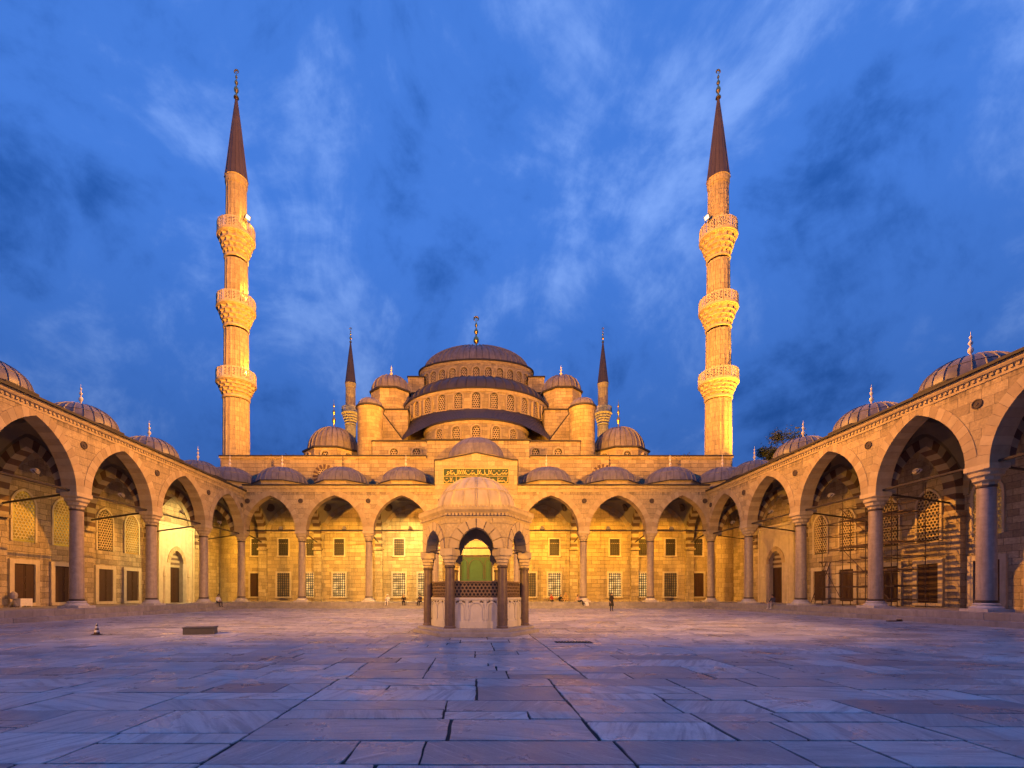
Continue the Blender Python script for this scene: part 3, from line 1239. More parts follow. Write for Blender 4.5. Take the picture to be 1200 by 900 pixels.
def side_arcade(side, label):
    """side -1: west-hand row, +1: east-hand row; local u runs along the row, v towards its rear wall"""
    sgn = 1 if side < 0 else -1
    root = thing('arcade', label, 'arcade', (side * XC, 0, 0.02), R(90) * sgn)
    root.scale = (1, 1, 0.953)
    U = [y * sgn for y in SIDE_Y]
    bays = [tuple(sorted((U[i], U[i + 1]))) for i in range(len(U) - 1)]
    wallm = MB()
    for b0, b1 in bays:
        uc, a = (b0 + b1) / 2, (b1 - b0) / 2 - 0.62
        arch_wall(wallm, b0, b1, uc, a + 0.03, 4.25 + 0.03, ZS, ZT, -WT, WT)
        voussoirs(root, uc, ZS, a, 4.25, 0.64, 12, -WT - 0.035, WT + 0.035, [M['vou_a'], M['vou_b']])
    build('arcade_wall', wallm, M['arcade'], root)
    for u in U[1:]:
        add_column(root, u)
    for u in U:
        b = obj('spandrel_boss', BOSS, root, (u if u != U[0] else u - 0.6 * sgn * 1.6, -WT, 12.45))
    lo, hi = min(U), max(U)
    if sgn > 0:
        cornice(root, lo, hi - WT, -WT)
    else:
        cornice(root, lo + WT, hi, -WT)
    # outer (rear) wall
    wl_ = MB()
    e0, e1 = (lo, hi + DEP) if sgn > 0 else (lo - DEP, hi)
    wl_.box(e0, e1, DEP, DEP + 0.7, 0.0, ZT + 0.35)
    build('rear_wall', wl_, M['wall'], root)
    rf = MB()
    roof_strips(rf, e0, e1, DEP + 0.9, [(b0 + b1) / 2 for b0, b1 in bays], 2.85)
    build('roof', rf, M['lead'], root)
    rod = MB()
    rod.tube((lo, 0.0, ZS + 0.12), (hi, 0.0, ZS + 0.12), 0.08, 6)
    build('tie_rod', rod, M['iron'], root)
    for i, (b0, b1) in enumerate(bays):
        uc = (b0 + b1) / 2
        add_vault(root, b0 + 0.36, b1 - 0.36, WT - 0.05, DEP)
        add_dome(root, uc, 2.85, side=True)
        wall_arch(root, uc, (b1 - b0) / 2 - 0.75, 3.9, DEP)
        if i == 0:
            portal(root, uc, DEP)
        else:
            for s in (-1, 1):
                add_shutter(root, uc + s * 1.62, DEP)
                kind = (0 if s > 0 else (0 if i > 1 else 2)) if side < 0 else (1 if i == 3 else 2)
                add_lattice(root, uc + s * 1.62, DEP, 5.75, kind)
    for u in U:
        transverse_arch(root, u, WT - 0.02, DEP)
    return root, U, bays


west, WU, WB = side_arcade(-1, 'long stone arcade with glowing lattice windows at the photograph\'s left edge')
east, EU, EB = side_arcade(1, 'long stone arcade with scaffolding inside, along the courtyard\'s right side')

# --- portico in front of the prayer hall
north = thing('portico', 'stone portico across the far end, with gilded inscription above its middle bay', 'portico', (0, YB, 0))
wallm = MB()
for i in range(7):
    b0, b1 = BACK_U[i], BACK_U[i + 1]
    uc, a = (b0 + b1) / 2, (b1 - b0) / 2 - 0.62
    h = 4.8 if i == 3 else 4.15
    if i == 3:
        midw = MB()
        arch_wall(midw, b0, b1, uc, a + 0.03, h + 0.03, ZS, 17.15, -WT - 0.12, WT)
        build('middle_wall', midw, M['arcade_clean'], north)
    else:
        arch_wall(wallm, b0, b1, uc, a + 0.03, h + 0.03, ZS, ZT, -WT, WT)
    if i in (2, 6):
        build('arcade_wall', wallm, M['arcade'], north)
        wallm = MB()
    d = 0.12 if i == 3 else 0.0
    voussoirs(north, uc, ZS, a, h, 0.64, 12, -WT - 0.035 - d, WT + 0.035, [M['vou_a'], M['vou_b']])
for u in BACK_U:
    add_column(north, u)
for u in BACK_U:
    if abs(u) < 27:
        obj('spandrel_boss', BOSS, north, (u if abs(u) > 5 else u * 0.86, -WT - (0.12 if abs(u) < 5 else 0), 12.45))
    else:
        obj('spandrel_boss', BOSS, north, (u * 0.966, -WT, 12.45))
cornice(north, -XC + WT, -4.82, -WT)
cornice(north, 4.82, XC - WT, -WT)
# gable block over the middle bay
gb = MB()
gy0, gy1 = -WT - 0.12, WT
pts = [(-4.15, 17.15), (4.15, 17.15), (0, 17.95)]
gb.add([(x, gy0, z) for x, z in pts] + [(x, gy1, z) for x, z in pts], [(0, 1, 2), (5, 4, 3), (1, 4, 5, 2), (0, 2, 5, 3)])
build('gable', gb, M['arcade_clean'], north)
ge = MB()
for s in (-1, 1):
    ge.tube((s * 4.85, gy0 - 0.05, 17.17), (s * 4.10, gy0 - 0.05, 17.20), 0.10, 4)
    ge.tube((s * 4.15, gy0 - 0.05, 17.20), (0, gy0 - 0.05, 18.02), 0.10, 4)
    ge.tube((s * 4.84, gy0 - 0.02, 17.17), (s * 4.84, gy0 - 0.02, 14.28), 0.07, 4)
build('gable_roof_edge', ge, M['lead_edge'], north)
gr = MB()
gr.add([(-4.3, gy0 + 0.1, 17.19), (0, gy0 + 0.1, 18.03), (4.3, gy0 + 0.1, 17.19), (-4.3, 5.6, 17.19), (0, 5.6, 18.03), (4.3, 5.6, 17.19)], [(0, 1, 4, 3), (1, 2, 5, 4)])
gr.box(-4.8, 4.8, WT, 0.9, 14.0, 17.1)
gr.box(-4.8, -3.2, 0.9, 5.6, 14.0, 17.1)
gr.box(3.2, 4.8, 0.9, 5.6, 14.0, 17.1)
build('gable_roof', gr, M['lead'], north)
# inscription: gold strokes on a green ground, two lines
ins = MB()
iw, iz0, iz1 = 3.78, 14.42, 16.15
ins.box(-iw, iw, gy0 - 0.05, gy0 - 0.002, iz0, iz1)
insc = build('inscription_panel', ins, M['green_panel'], north)
bd = MB()
for z in (iz0, (iz0 + iz1) / 2, iz1):
    bd.box(-iw - 0.05, iw + 0.05, gy0 - 0.09, gy0 - 0.03, z - 0.022, z + 0.022)
for x in (-iw, iw):
    bd.box(x - 0.025, x + 0.025, gy0 - 0.09, gy0 - 0.03, iz0, iz1)
build('inscription_border', bd, M['gold_paint'], insc)
rs = random.Random(3)


def stroke(mb, pts, w):
    """flat pen stroke with swelling width on the panel's face"""
    y = gy0 - 0.075
    n = len(pts)
    L, Rr = [], []
    for i, p in enumerate(pts):
        a = pts[max(0, i - 1)]
        b = pts[min(n - 1, i + 1)]
        d = Vector((b[0] - a[0], b[1] - a[1]))
        d.normalize()
        ww = w * (0.45 + 0.55 * math.sin(PI * (i + 0.5) / n))
        L.append((p[0] - d.y * ww, y, p[1] + d.x * ww))
        Rr.append((p[0] + d.y * ww, y, p[1] - d.x * ww))
    vs = L + Rr + [(x, y + 0.03, z) for x, y, z in L] + [(x, y + 0.03, z) for x, y, z in Rr]
    fs = []
    for i in range(n - 1):
        fs += [(i, i + 1, n + i + 1, n + i), (i + 1, i, 2 * n + i, 2 * n + i + 1), (n + i, n + i + 1, 3 * n + i + 1, 3 * n + i)]
    mb.add(vs, fs)


for row in range(2):
    zb = iz0 + 0.10 + row * (iz1 - iz0) / 2
    hh = (iz1 - iz0) / 2 - 0.2
    x = iw - 0.16
    while x > -iw + 0.3:
        mb = MB()
        kind = rs.choice('abcdef')
        w = 0.04
        if kind == 'a':       # upright
            stroke(mb, [(x + 0.02, zb + hh * 0.95), (x, zb + hh * 0.5), (x - 0.03, zb + 0.1)], w)
            step = 0.13
        elif kind == 'b':     # upright joined to a bowl
            stroke(mb, [(x, zb + hh), (x, zb + 0.2)] + [(x - 0.18 + 0.18 * math.cos(t), zb + 0.2 - 0.14 * math.sin(t)) for t in (0.5, 1.0, 1.6, 2.2, 2.9)] + [(x - 0.37, zb + 0.32)], w)
            step = 0.44
        elif kind == 'c':     # closed loop
            stroke(mb, [(x - 0.12 + 0.12 * math.cos(t * PI / 5), zb + hh * 0.45 + 0.13 * math.sin(t * PI / 5)) for t in range(11)], w * 0.9)
            stroke(mb, [(x - 0.1, zb + hh * 0.3), (x - 0.2, zb + 0.1), (x - 0.38, zb + 0.06)], w)
            step = 0.38
        elif kind == 'd':     # long sweep with dots
            stroke(mb, [(x, zb + 0.3), (x - 0.15, zb + 0.1), (x - 0.35, zb + 0.06), (x - 0.52, zb + 0.16), (x - 0.56, zb + 0.34)], w)
            for q in (0.22, 0.34):
                stroke(mb, [(x - q, zb + hh * 0.8), (x - q - 0.05, zb + hh * 0.74)], 0.04)
            step = 0.58
        elif kind == 'e':     # teeth
            stroke(mb, [(x, zb + 0.36), (x - 0.04, zb + 0.14), (x - 0.12, zb + 0.12), (x - 0.14, zb + 0.30), (x - 0.18, zb + 0.12), (x - 0.26, zb + 0.12), (x - 0.28, zb + 0.34)], w * 0.85)
            stroke(mb, [(x - 0.06, zb + hh * 0.86), (x - 0.26, zb + hh * 0.72)], 0.032)
            step = 0.31
        else:                 # crossed ligature
            stroke(mb, [(x, zb + hh * 0.95), (x - 0.1, zb + hh * 0.5), (x - 0.26, zb + 0.1)], w)
            stroke(mb, [(x - 0.26, zb + hh * 0.95), (x - 0.16, zb + hh * 0.5), (x - 0.02, zb + 0.1)], w)
            step = 0.33
        fixn(build('letter', mb, M['gold_paint'], insc))
        x -= step + 0.015
rod = MB()
rod.tube((-XC, 0, ZS + 0.12), (XC, 0, ZS + 0.12), 0.085, 6)
build('tie_rod', rod, M['iron'], north)
rf = MB()
cen = [(BACK_U[i] + BACK_U[i + 1]) / 2 for i in range(7)]
roof_strips(rf, -XC - DEP, -4.85, DEP - 0.01, [-XC - 2.9] + cen[:3], 2.95, 0.01)
roof_strips(rf, 4.85, XC + DEP, DEP - 0.01, cen[4:] + [XC + 2.9], 2.95, 0.01)
build('roof', rf, M['lead'], north)
for i in range(7):
    b0, b1 = BACK_U[i], BACK_U[i + 1]
    uc = (b0 + b1) / 2
    add_vault(north, b0 + 0.36, b1 - 0.36, WT - 0.05, DEP)
    if i == 3:
        dm = obj('dome', dome_mesh('dome', 3.45, 2.75, M['lead'], 26, lap=0.3), north, (0, 2.9, 18.0))
        dd = MB()
        dd.lathe([(3.55, -0.9), (3.55, -0.12), (3.62, -0.05)], 32)
        build('drum', dd, M['trim'], dm)
    else:
        add_dome(north, uc, 2.95, fin=FIN_BR if i % 2 else FIN_ST)
        wall_arch(north, uc, (b1 - b0) / 2 - 0.75, 3.9, DEP)
for s in (-1, 1):       # corner bays
    u0, u1 = sorted((s * (XC + 0.36), s * (XC + DEP)))
    add_vault(north, u0, u1, 0.36, DEP)
    add_dome(north, s * (XC + 2.9), 2.95)
for u in BACK_U:
    transverse_arch(north, u, WT - 0.02, DEP)

# ================================================================== mosque
YF = YB + DEP
mosque = thing('mosque', 'great domed stone mosque rising behind the portico', 'mosque', (0, YF, 0))


def mbuild(name, mb, mat, loc=(0, 0, 0), smooth=None, parent=None):
    return build(name, mb, mat, parent or mosque, loc, 0, smooth)


fw = MB()
fw.box(-33.1, 33.1, 0.0, 1.2, 0.0, 19.2)
fwall = mbuild('facade_wall', fw, M['facade'])
for x0, x1 in ((-33.2, -6.45), (6.95, 33.2)):
    fc = MB()
    fc.box(x0, x1, -0.18, 1.3, 19.2, 19.38)
    mbuild('facade_cornice', fc, M['trim'])
    fc2 = MB()
    fc2.box(x0, x1, -0.28, 1.3, 19.383, 19.55)
    mbuild('lead_roof_edge', fc2, M['lead_edge'])
cb = MB()
cb.box(-6.4, 6.9, 0.1, 3.0, 19.2, 21.5)
mbuild('raised_wall', cb, M['facade'])
cbe = MB()
cbe.box(-6.55, 7.05, -0.05, 3.0, 21.5, 21.68)
mbuild('raised_wall_edge', cbe, M['lead_edge'])
hall = MB()
hall.box(-33.0, 33.0, 1.2, 60.0, 0.0, 19.15)
mbuild('hall_body', hall, M['facade'])

# gallery windows and the great door in the facade
for i, (x, lo_, up_) in enumerate(((-28.4, 'wood', 'dark'), (-24.9, 'glow_o', 'dark'), (-21.3, 'glow_w', 'dark'), (-17.7, 'glow_w', 'dark'), (-9.95, 'glow_w', 'glow_o'), (-6.7, 'glow_w', None),
                                   (6.9, 'glow_o', None), (10.1, 'glow_w', 'dark'), (17.9, 'glow_w', 'dark'), (21.5, 'glow_w', 'dark'), (25.1, 'glow_o', 'dark'), (28.6, 'wood', 'dark'))):
    w = obj('window', GL_F, mosque, (x, 0, 1.3))
    if lo_ == 'wood':
        for me in SH_L:
            obj('shutter', me, w)
    else:
        obj('pane', GL_P[lo_], w)
        obj('grille', GL_G, w)
    if up_:
        w = obj('window', GU_F, mosque, (x, 0, 6.6))
        obj('pane', GU_P[up_], w)
        obj('grille', GU_G, w)
# great door
gd = MB()
arch_wall(gd, -3.6, 3.6, 0, 2.1, 2.7, 7.0, 11.2, -0.55, -0.003, 12)
gd.box(-3.6, -2.1, -0.55, -0.003, ZP, 7.0)
gd.box(2.1, 3.6, -0.55, -0.003, ZP, 7.0)
door = fixn(mbuild('great_door', gd, M['frame']))
dp = MB()
dp.box(-2.09, 2.09, -0.15, -0.02, ZP, 6.35)
build('door_boards', dp, M['green'], door)
for x0, x1, ah in ((-1.98, -1.12, 0.43), (-0.98, 0.98, 0.98), (1.12, 1.98, 0.43)):
    pm = MB()
    arched_frame(pm, x1 - x0 - 0.12, 2.55, ah, 0.07, -0.25, -0.15)
    build('door_moulding', pm, M['bronze'], door, ((x0 + x1) / 2, 0, 3.55))
lt = MB()
lt.box(-2.09, 2.09, -0.20, -0.02, 6.354, 6.62)
build('lintel', lt, M['bronze'], door)
tp = MB()
tp.box(-2.09, 2.09, -0.16, -0.02, 6.624, 7.6)
arched_plate(tp, 4.1, 2.6, 2.55, -0.10, False)
tp.v[8:] = [(x, y, z + 7.05) for x, y, z in tp.v[8:]]
build('door_tympanum', tp, M['frame'], door)

# sunburst windows between the portico domes
for sx_ in (-1, 1):
    sb = MB()
    for k in range(16):
        a = 2 * PI * k / 16
        d = Vector((math.cos(a), 0, math.sin(a)))
        t = Vector((-d.z, 0, d.x))
        p = [d * 0.95 - t * 0.09, d * 0.95 + t * 0.09, d * 1.5 + t * 0.16, d * 1.5 - t * 0.16]
        sb.add([(q.x, -0.02, q.z) for q in p] + [(q.x, -0.10, q.z) for q in p], [(4, 5, 6, 7), (0, 1, 5, 4), (1, 2, 6, 5), (2, 3, 7, 6), (3, 0, 4, 7)])
    ro = fixn(mbuild('round_window', sb, M['vou_d'], (sx_ * 16.4 - (0 if sx_ > 0 else 3.2), 0, 16.9)))
    la = hex_lattice(1.7, 1.7, 0.3, 0.05, 0.0, 0.05, 0.34)
    la.v = [(x, y - 0.08, z - 0.85) for x, y, z in la.v]
    build('lattice', la, M['lattice'], ro)
    pn = MB()
    pn.lathe([(0.0, 0.0), (0.93, 0.0)], 20)
    pn.v = [(x, -0.02, y) for x, y, z in pn.v]
    build('pane', pn, M['dark'], ro)

WINC = {}


def arch_window(parent, loc, rz, w, h, pane='dark', frame='trim'):
    key = (w, h, pane, frame)
    if key not in WINC:
        f = MB()
        arched_frame(f, w, h, w / 2, 0.22, -0.30, 0.05)
        f.box(-w / 2 - 0.3, w / 2 + 0.3, -0.36, 0.05, -0.16, -0.003)
        p = MB()
        arched_plate(p, w, h, w / 2, -0.035)
        la = hex_lattice(w, h, 0.34, 0.05, 0.0, 0.03, 0.30)
        zs = h - w / 2
        keep = MB()
        for i in range(0, len(la.v) // 18):
            ring = la.v[i * 18:i * 18 + 18]
            mx = sum(q[0] for q in ring) / 18
            mz = sum(q[2] for q in ring) / 18
            if mz > zs and math.hypot(mx, mz - zs) > w / 2 - 0.1:
                continue
            fs = []
            for q in range(6):
                pq = (q + 1) % 6
                fs += [(q, q + 6, pq + 6, pq), (q + 6, q + 12, pq + 12, pq + 6)]
            keep.add([(x, y - 0.10, z) for x, y, z in ring], fs)
        WINC[key] = (f.mesh('window', M[frame]), p.mesh('pane', M[pane]), keep.mesh('lattice', M['lattice']))
    f, p, l = WINC[key]
    o = obj('window', f, parent, loc, rz)
    obj('pane', p, o)
    obj('lattice', l, o)
    return o


def ell_drum(name, yc, rx, ry, z0, z1, mat=None, edge=0.22, n=72):
    """elliptical drum with a dark lead edge at the top; returns the object"""
    mb = MB()
    mb.lathe([(1.0, z0), (1.0, z1)], n, sx=rx, sy=ry)
    o = mbuild(name, mb, mat or M['drum'], (0, yc - YF, 0), 40)
    c = MB()
    c.lathe([(1.0, z1 - 0.45), (1.012, z1 - 0.42), (1.02, z1 - 0.02)], n, sx=rx, sy=ry)
    build('drum_cornice', c, M['trim'], o)
    ed = MB()
    k = 1 + edge / rx * 1.6
    ed.lathe([(1.0, z1 - 0.02), (k, z1 - 0.02), (k, z1 + edge), (0.9, z1 + edge + 0.15)], n, sx=rx, sy=ry)
    build('lead_edge', ed, M['lead_edge'], o)
    return o


def ring_windows(o, rx, ry, z, n, span, w, h, pane='dark'):
    """windows on the camera side of an elliptical drum"""
    for i in range(n):
        a = -PI / 2 + (i - (n - 1) / 2) * span
        x, y = rx * math.cos(a), ry * math.sin(a)
        nx, ny = math.cos(a) / rx, math.sin(a) / ry
        arch_window(o, (x, y, z), math.atan2(ny, nx) + PI / 2, w, h, pane)


# lowest exedra (tier 1)
Y1, RX1, RY1, ZE1 = 72.0, 7.9, 5.9, 26.2
d1 = ell_drum('exedra_wall', Y1, RX1, RY1, 18.0, ZE1)
ring_windows(d1, RX1, RY1, 23.1, 5, 0.36, 1.15, 2.3)
# sloping lead roof up to the semi-dome drum (tier 2)
Y2, RX2, RY2, ZB2, ZE2 = 80.0, 11.9, 9.3, 29.4, 32.7
sl = MB()
nn = 64
r0, r1 = [], []
for i in range(nn + 1):
    a = PI + PI * i / nn
    fl = max(0.0, (abs(math.cos(a)) - 0.80) / 0.20) ** 1.5
    r0.append(((RX1 * 1.03 + 3.2 * fl) * math.cos(a), Y1 - YF + RY1 * 1.04 * math.sin(a) - 0.6 * fl, ZE1 + 0.22 - 1.6 * fl))
    r1.append((RX2 * math.cos(a), Y2 - YF + RY2 * math.sin(a), ZB2 + 0.3))
rm = [tuple((r0[i][k] * 0.5 + r1[i][k] * 0.5) + (0.25 if k == 2 else 0) for k in range(3)) for i in range(nn + 1)]
sl.rings([r0, rm, r1], 0, False)
for i in range(0, nn + 1, 1):
    sl.tube(Vector(r0[i]) + Vector((0, 0, 0.03)), Vector(rm[i]) + Vector((0, 0, 0.03)), 0.05, 4)
    sl.tube(Vector(rm[i]) + Vector((0, 0, 0.03)), Vector(r1[i]) + Vector((0, 0, 0.03)), 0.05, 4)
mbuild('lean_to_roof', sl, M['lead_dark'])
d2 = ell_drum('semidome_drum', Y2, RX2, RY2, 24.0, ZE2)
ring_windows(d2, RX2, RY2, ZB2 + 0.25, 11, 0.225, 1.25, 2.45)
obj('semi_dome', dome_mesh('semi_dome', 11.7, 4.2, M['lead_dark'], 48, sy=9.2 / 11.7, ridge=0.2), mosque, (0, Y2 - YF, ZE2 + 0.2))
# main drum and dome
Y3, RX3, RY3, ZE3 = 92.0, 10.9, 5.6, 44.8
d3 = ell_drum('main_drum', Y3, RX3, RY3, 33.0, ZE3, edge=0.28)
ring_windows(d3, RX3, RY3, 40.3, 13, 0.205, 1.25, 3.2)
md = obj('main_dome', dome_mesh('main_dome', 10.1, 4.7, M['lead'], 52, sy=0.55, ridge=0.26, n=14), mosque, (0, Y3 - YF, ZE3 + 0.25))
obj('finial', finial_mesh('finial', 6.2, 1.15, M['gold'], True), md, (0, 0, 4.65))
# buttress piers of the main drum
for s in (-1, 1):
    bp = MB()
    bp.box(-1.5, 1.5, -2.2, 2.2, 30.0, 42.3)
    o = mbuild('buttress_pier', bp, M['facade'], (s * 11.3, 90.0 - YF, 0))
    be = MB()
    be.box(-1.65, 1.65, -2.35, 2.35, 42.3, 42.55)
    build('lead_edge', be, M['lead_edge'], o)
    bq = MB()
    bq.box(-5.2, 5.2, -3, 3, 24.0, 38.3)
    o = mbuild('shoulder_wall', bq, M['facade'], (s * 9.0, 88.6 - YF, 0))
    be = MB()
    be.box(-5.35, 5.35, -3.15, 3.15, 38.3, 38.55)
    build('lead_edge', be, M['lead_edge'], o)
    # octagonal weight tower
    wt = MB()
    wt.lathe([(3.45, 20.0), (3.45, 35.6)], 8, rot=PI / 8)
    o = mbuild('weight_tower', wt, M['tower'], (s * 14.55, 80.2 - YF, 0))
    we = MB()
    we.lathe([(3.45, 35.55), (3.72, 35.6), (3.72, 35.85), (3.0, 36.0)], 8, rot=PI / 8)
    build('lead_edge', we, M['lead_edge'], o)
    dd = obj('tower_dome', dome_mesh('tower_dome', 3.25, 2.9, M['lead'], 20, ridge=0.17), o, (0, 0, 35.95))
    obj('finial', finial_mesh('finial', 2.1, 0.5, M['finial']), o, (0, 0, 38.8))
    for k, zz in ((0, 31.4),):
        sl = MB()
        sl.box(-0.35, 0.35, -0.12, 0.0, 0, 1.3)
        build('slit_window', sl, M['dark'], o, (0.3, -3.2, zz - 3.0))
    # stepped buttress below the tower
    st = MB()
    st.box(-2.9, 2.9, -2.6, 3.0, 18.0, 30.4)
    o = mbuild('stepped_buttress', st, M['facade'], (s * 13.6, 75.8 - YF, 0))
    be = MB()
    be.box(-3.05, 3.05, -2.75, 3.0, 30.4, 30.62)
    build('lead_edge', be, M['lead_edge'], o)
    sp = MB()
    x0, x1 = s * 0.2, s * -2.4
    for (ya, yb, mm) in ((-4.4, -2.62, 0),):
        P = [(-2.3 * s, 18.0), (-2.3 * s, 25.2), (1.0 * s, 29.6), (1.0 * s, 18.0)]
        sp.add([(x, ya, z) for x, z in P] + [(x, yb, z) for x, z in P], [(0, 1, 2, 3), (4, 7, 6, 5), (0, 4, 5, 1), (1, 5, 6, 2), (2, 6, 7, 3)])
    fixn(build('sloped_buttress', sp, M['facade'], o))
    se = MB()
    se.tube((-2.5 * s, -3.6, 25.15), (1.05 * s, -3.6, 29.85), 0.16, 4)
    se.tube((1.05 * s, -3.6, 29.75), (2.4 * s, -3.6, 29.75), 0.14, 4)
    build('buttress_edge', se, M['lead_edge'], o)
    # round turret
    tu = MB()
    tu.lathe([(1.82, 18.0), (1.82, 28.3), (1.98, 28.55)], 32)
    o = mbuild('round_turret', tu, M['tower'], (s * 15.45, 68.2 - YF, 0), 40)
    te = MB()
    te.lathe([(1.9, 28.5), (2.08, 28.55), (2.08, 28.75), (1.6, 28.85)], 32)
    build('lead_edge', te, M['lead_edge'], o)
    obj('turret_dome', dome_mesh('turret_dome', 1.75, 1.35, M['lead'], 16, ridge=0.07), o, (0, 0, 28.8))
    # corner dome
    cd = MB()
    cd.lathe([(4.35, 18.0), (4.35, 23.0)], 8, rot=PI / 8)
    o = mbuild('corner_drum', cd, M['tower'], (s * 21.9, 72.0 - YF, 0))
    ce = MB()
    ce.lathe([(4.3, 22.9), (4.62, 22.95), (4.62, 23.15), (3.6, 23.3)], 8, rot=PI / 8)
    build('lead_edge', ce, M['lead_edge'], o)
    for k in range(-1, 2):
        a = -PI / 2 + k * PI / 4
        arch_window(o, (4.04 * math.cos(a), 4.04 * math.sin(a), 20.7), a + PI / 2, 1.0, 1.7)
    cdm = obj('corner_dome', dome_mesh('corner_dome', 3.75, 3.9, M['lead'], 28, ridge=0.15, lap=0.15), o, (0, 0, 23.25))
    obj('finial', finial_mesh('finial', 4.6, 0.55, M['gold'], False), o, (0, 0, 27.0))
    # low walls stepping down from the exedra
    lw = MB()
    lw.box(-4.5, 4.5, -1.0, 6.0, 18.0, 23.2)
    o = mbuild('terrace_wall', lw, M['facade'], (s * 10.2, 67.2 - YF, 0))
    le = MB()
    le.box(-4.6, 4.6, -1.12, 6.0, 23.2, 23.4)
    build('lead_edge', le, M['lead_edge'], o)
    arch_window(o, (-1.8 * s, -1.0, 20.0), 0, 1.1, 2.2)
    arch_window(o, (1.4 * s, -1.0, 20.0), 0, 1.1, 2.2)


# ================================================================== minarets
def rail_panel(w, h):
    mb = MB()
    t = 0.06
    mb.box(-w / 2, w / 2, -t, t, 0, 0.12)
    mb.box(-w / 2, w / 2, -t, t, h - 0.14, h)
    for x in (-w / 2, w / 2 - 0.09):
        mb.box(x, x + 0.09, -t, t, 0.12, h - 0.14)
    z0, z1 = 0.12, h - 0.14
    for k in range(3):
        a, b = z0 + (z1 - z0) * k / 3, z0 + (z1 - z0) * (k + 1) / 3
        mb.tube((-w / 2 + 0.05, 0, a), (w / 2 - 0.05, 0, b), 0.05, 4)
        mb.tube((-w / 2 + 0.05, 0, b), (w / 2 - 0.05, 0, a), 0.05, 4)
    mb.box(-0.05, 0.05, -t * 0.8, t * 0.8, z0, z1)
    return mb.mesh('railing_panel', M['frame'])


def fluted(mb, r0, r1, z0, z1, n=16):
    rings = []
    for r, z in ((r0, z0), (r1, z1)):
        ring = []
        for i in range(n):
            for q, k in ((0.0, 1.0), (0.14, 1.0), (0.24, 0.965), (0.76, 0.965), (0.86, 1.0)):
                a = 2 * PI * (i + q) / n
                ring.append((r * k * math.cos(a), r * k * math.sin(a), z))
        rings.append(ring)
    mb.rings(rings)


SPIRE_N = 16
CACHE_MIN = {}


def minaret(label, loc, big=True, dz=0.0):
    o = thing('minaret', label, 'minaret', loc, 0, 'minarets of the mosque')
    NP = 14
    bal = [(27.0, 29.6, 30.95, 1.58, 2.42), (36.3, 39.4, 40.75, 1.47, 2.36), (45.5, 48.9, 50.35, 1.36, 2.28)]
    key = 'm'
    if key not in CACHE_MIN:
        parts = []
        sh = MB()
        prof = [(1.75, 0.0), (1.75, 19.0)]
        sh.lathe([(2.1, 0), (2.1, 14.0), (1.68, 18.0)], 16)
        fluted(sh, 1.66, 1.60, 18.0, 27.2)
        parts.append(('shaft', sh.mesh('shaft', M['minaret'], 25)))
        for k, (z0, z1, r0, r1) in enumerate(((29.8, 36.4, 1.56, 1.50), (39.6, 45.6, 1.44, 1.39), (49.1, 56.4, 1.30, 1.25))):
            s2 = MB()
            fluted(s2, r0, r1, z0, z1)
            if k == 2:
                s2.lathe([(1.26, 55.6), (1.36, 55.9), (1.36, 56.5), (1.42, 56.6)], 32)
            parts.append(('shaft', s2.mesh('shaft', M['minaret'], 25)))
        bals = []
        for z0, z1, z2, r0, r1 in bal:
            b = MB()
            muqarnas(b, r0, r1 - 0.10, z0 + 0.7, z1 - 0.30, 4, 14, deep=0.12)
            b.lathe([(r0 + 0.02, z0 + 0.30), (r0 + 0.14, z0 + 0.40), (r0 + 0.14, z0 + 0.60), (r0, z0 + 0.72)], 28)
            b.lathe([(r1 - 0.12, z1 - 0.30), (r1 + 0.06, z1 - 0.24), (r1 + 0.06, z1 - 0.02), (r0 * 0.9, z1)], 28)
            bals.append((b.mesh('balcony', M['capital'], 22), rail_panel(2 * (r1 - 0.08) * math.tan(PI / NP) * 0.86, z2 - z1), z1, r1 - 0.08))
        sp = MB()
        rg = []
        for r, z in ((1.42, 56.6), (1.40, 56.75), (1.36, 56.8), (1.22, 57.9), (0.95, 60.4), (0.62, 63.5), (0.30, 66.2), (0.10, 67.8)):
            ring = []
            for i in range(SPIRE_N):
                for q, k in ((0.0, 1.05), (0.08, 1.0), (0.92, 1.0)):
                    a = 2 * PI * (i + q) / SPIRE_N
                    ring.append((r * k * math.cos(a), r * k * math.sin(a), z))
            rg.append(ring)
        sp.rings(rg, 0, True, False, True)
        CACHE_MIN[key] = (parts, bals, sp.mesh('spire', M['spire'], 30), finial_mesh('finial', 3.6, 0.62, M['gold'], True))
    parts, bals, sp, fin = CACHE_MIN[key]
    for nme, me in parts:
        obj(nme, me, o)
    for me, rp, z1, rr in bals:
        b = obj('balcony', me, o)
        for i in range(NP):
            a = 2 * PI * (i + 0.5) / NP
            obj('railing_panel', rp, b, (rr * math.cos(a), rr * math.sin(a), z1), a + PI / 2)
    s = obj('spire', sp, o)
    obj('finial', fin, s, (0, 0, 67.6))
    return o


minaret('tall front minaret with three balconies, standing left of the great dome', (-31.9, 62.2, 0))
minaret('tall front minaret with three balconies, standing right of the great dome', (32.2, 62.2, 0))
minaret('far minaret rising behind the left round turret', (-32.9, 122.5, 0))
minaret('far minaret rising behind the right round turret', (33.2, 122.5, 0))

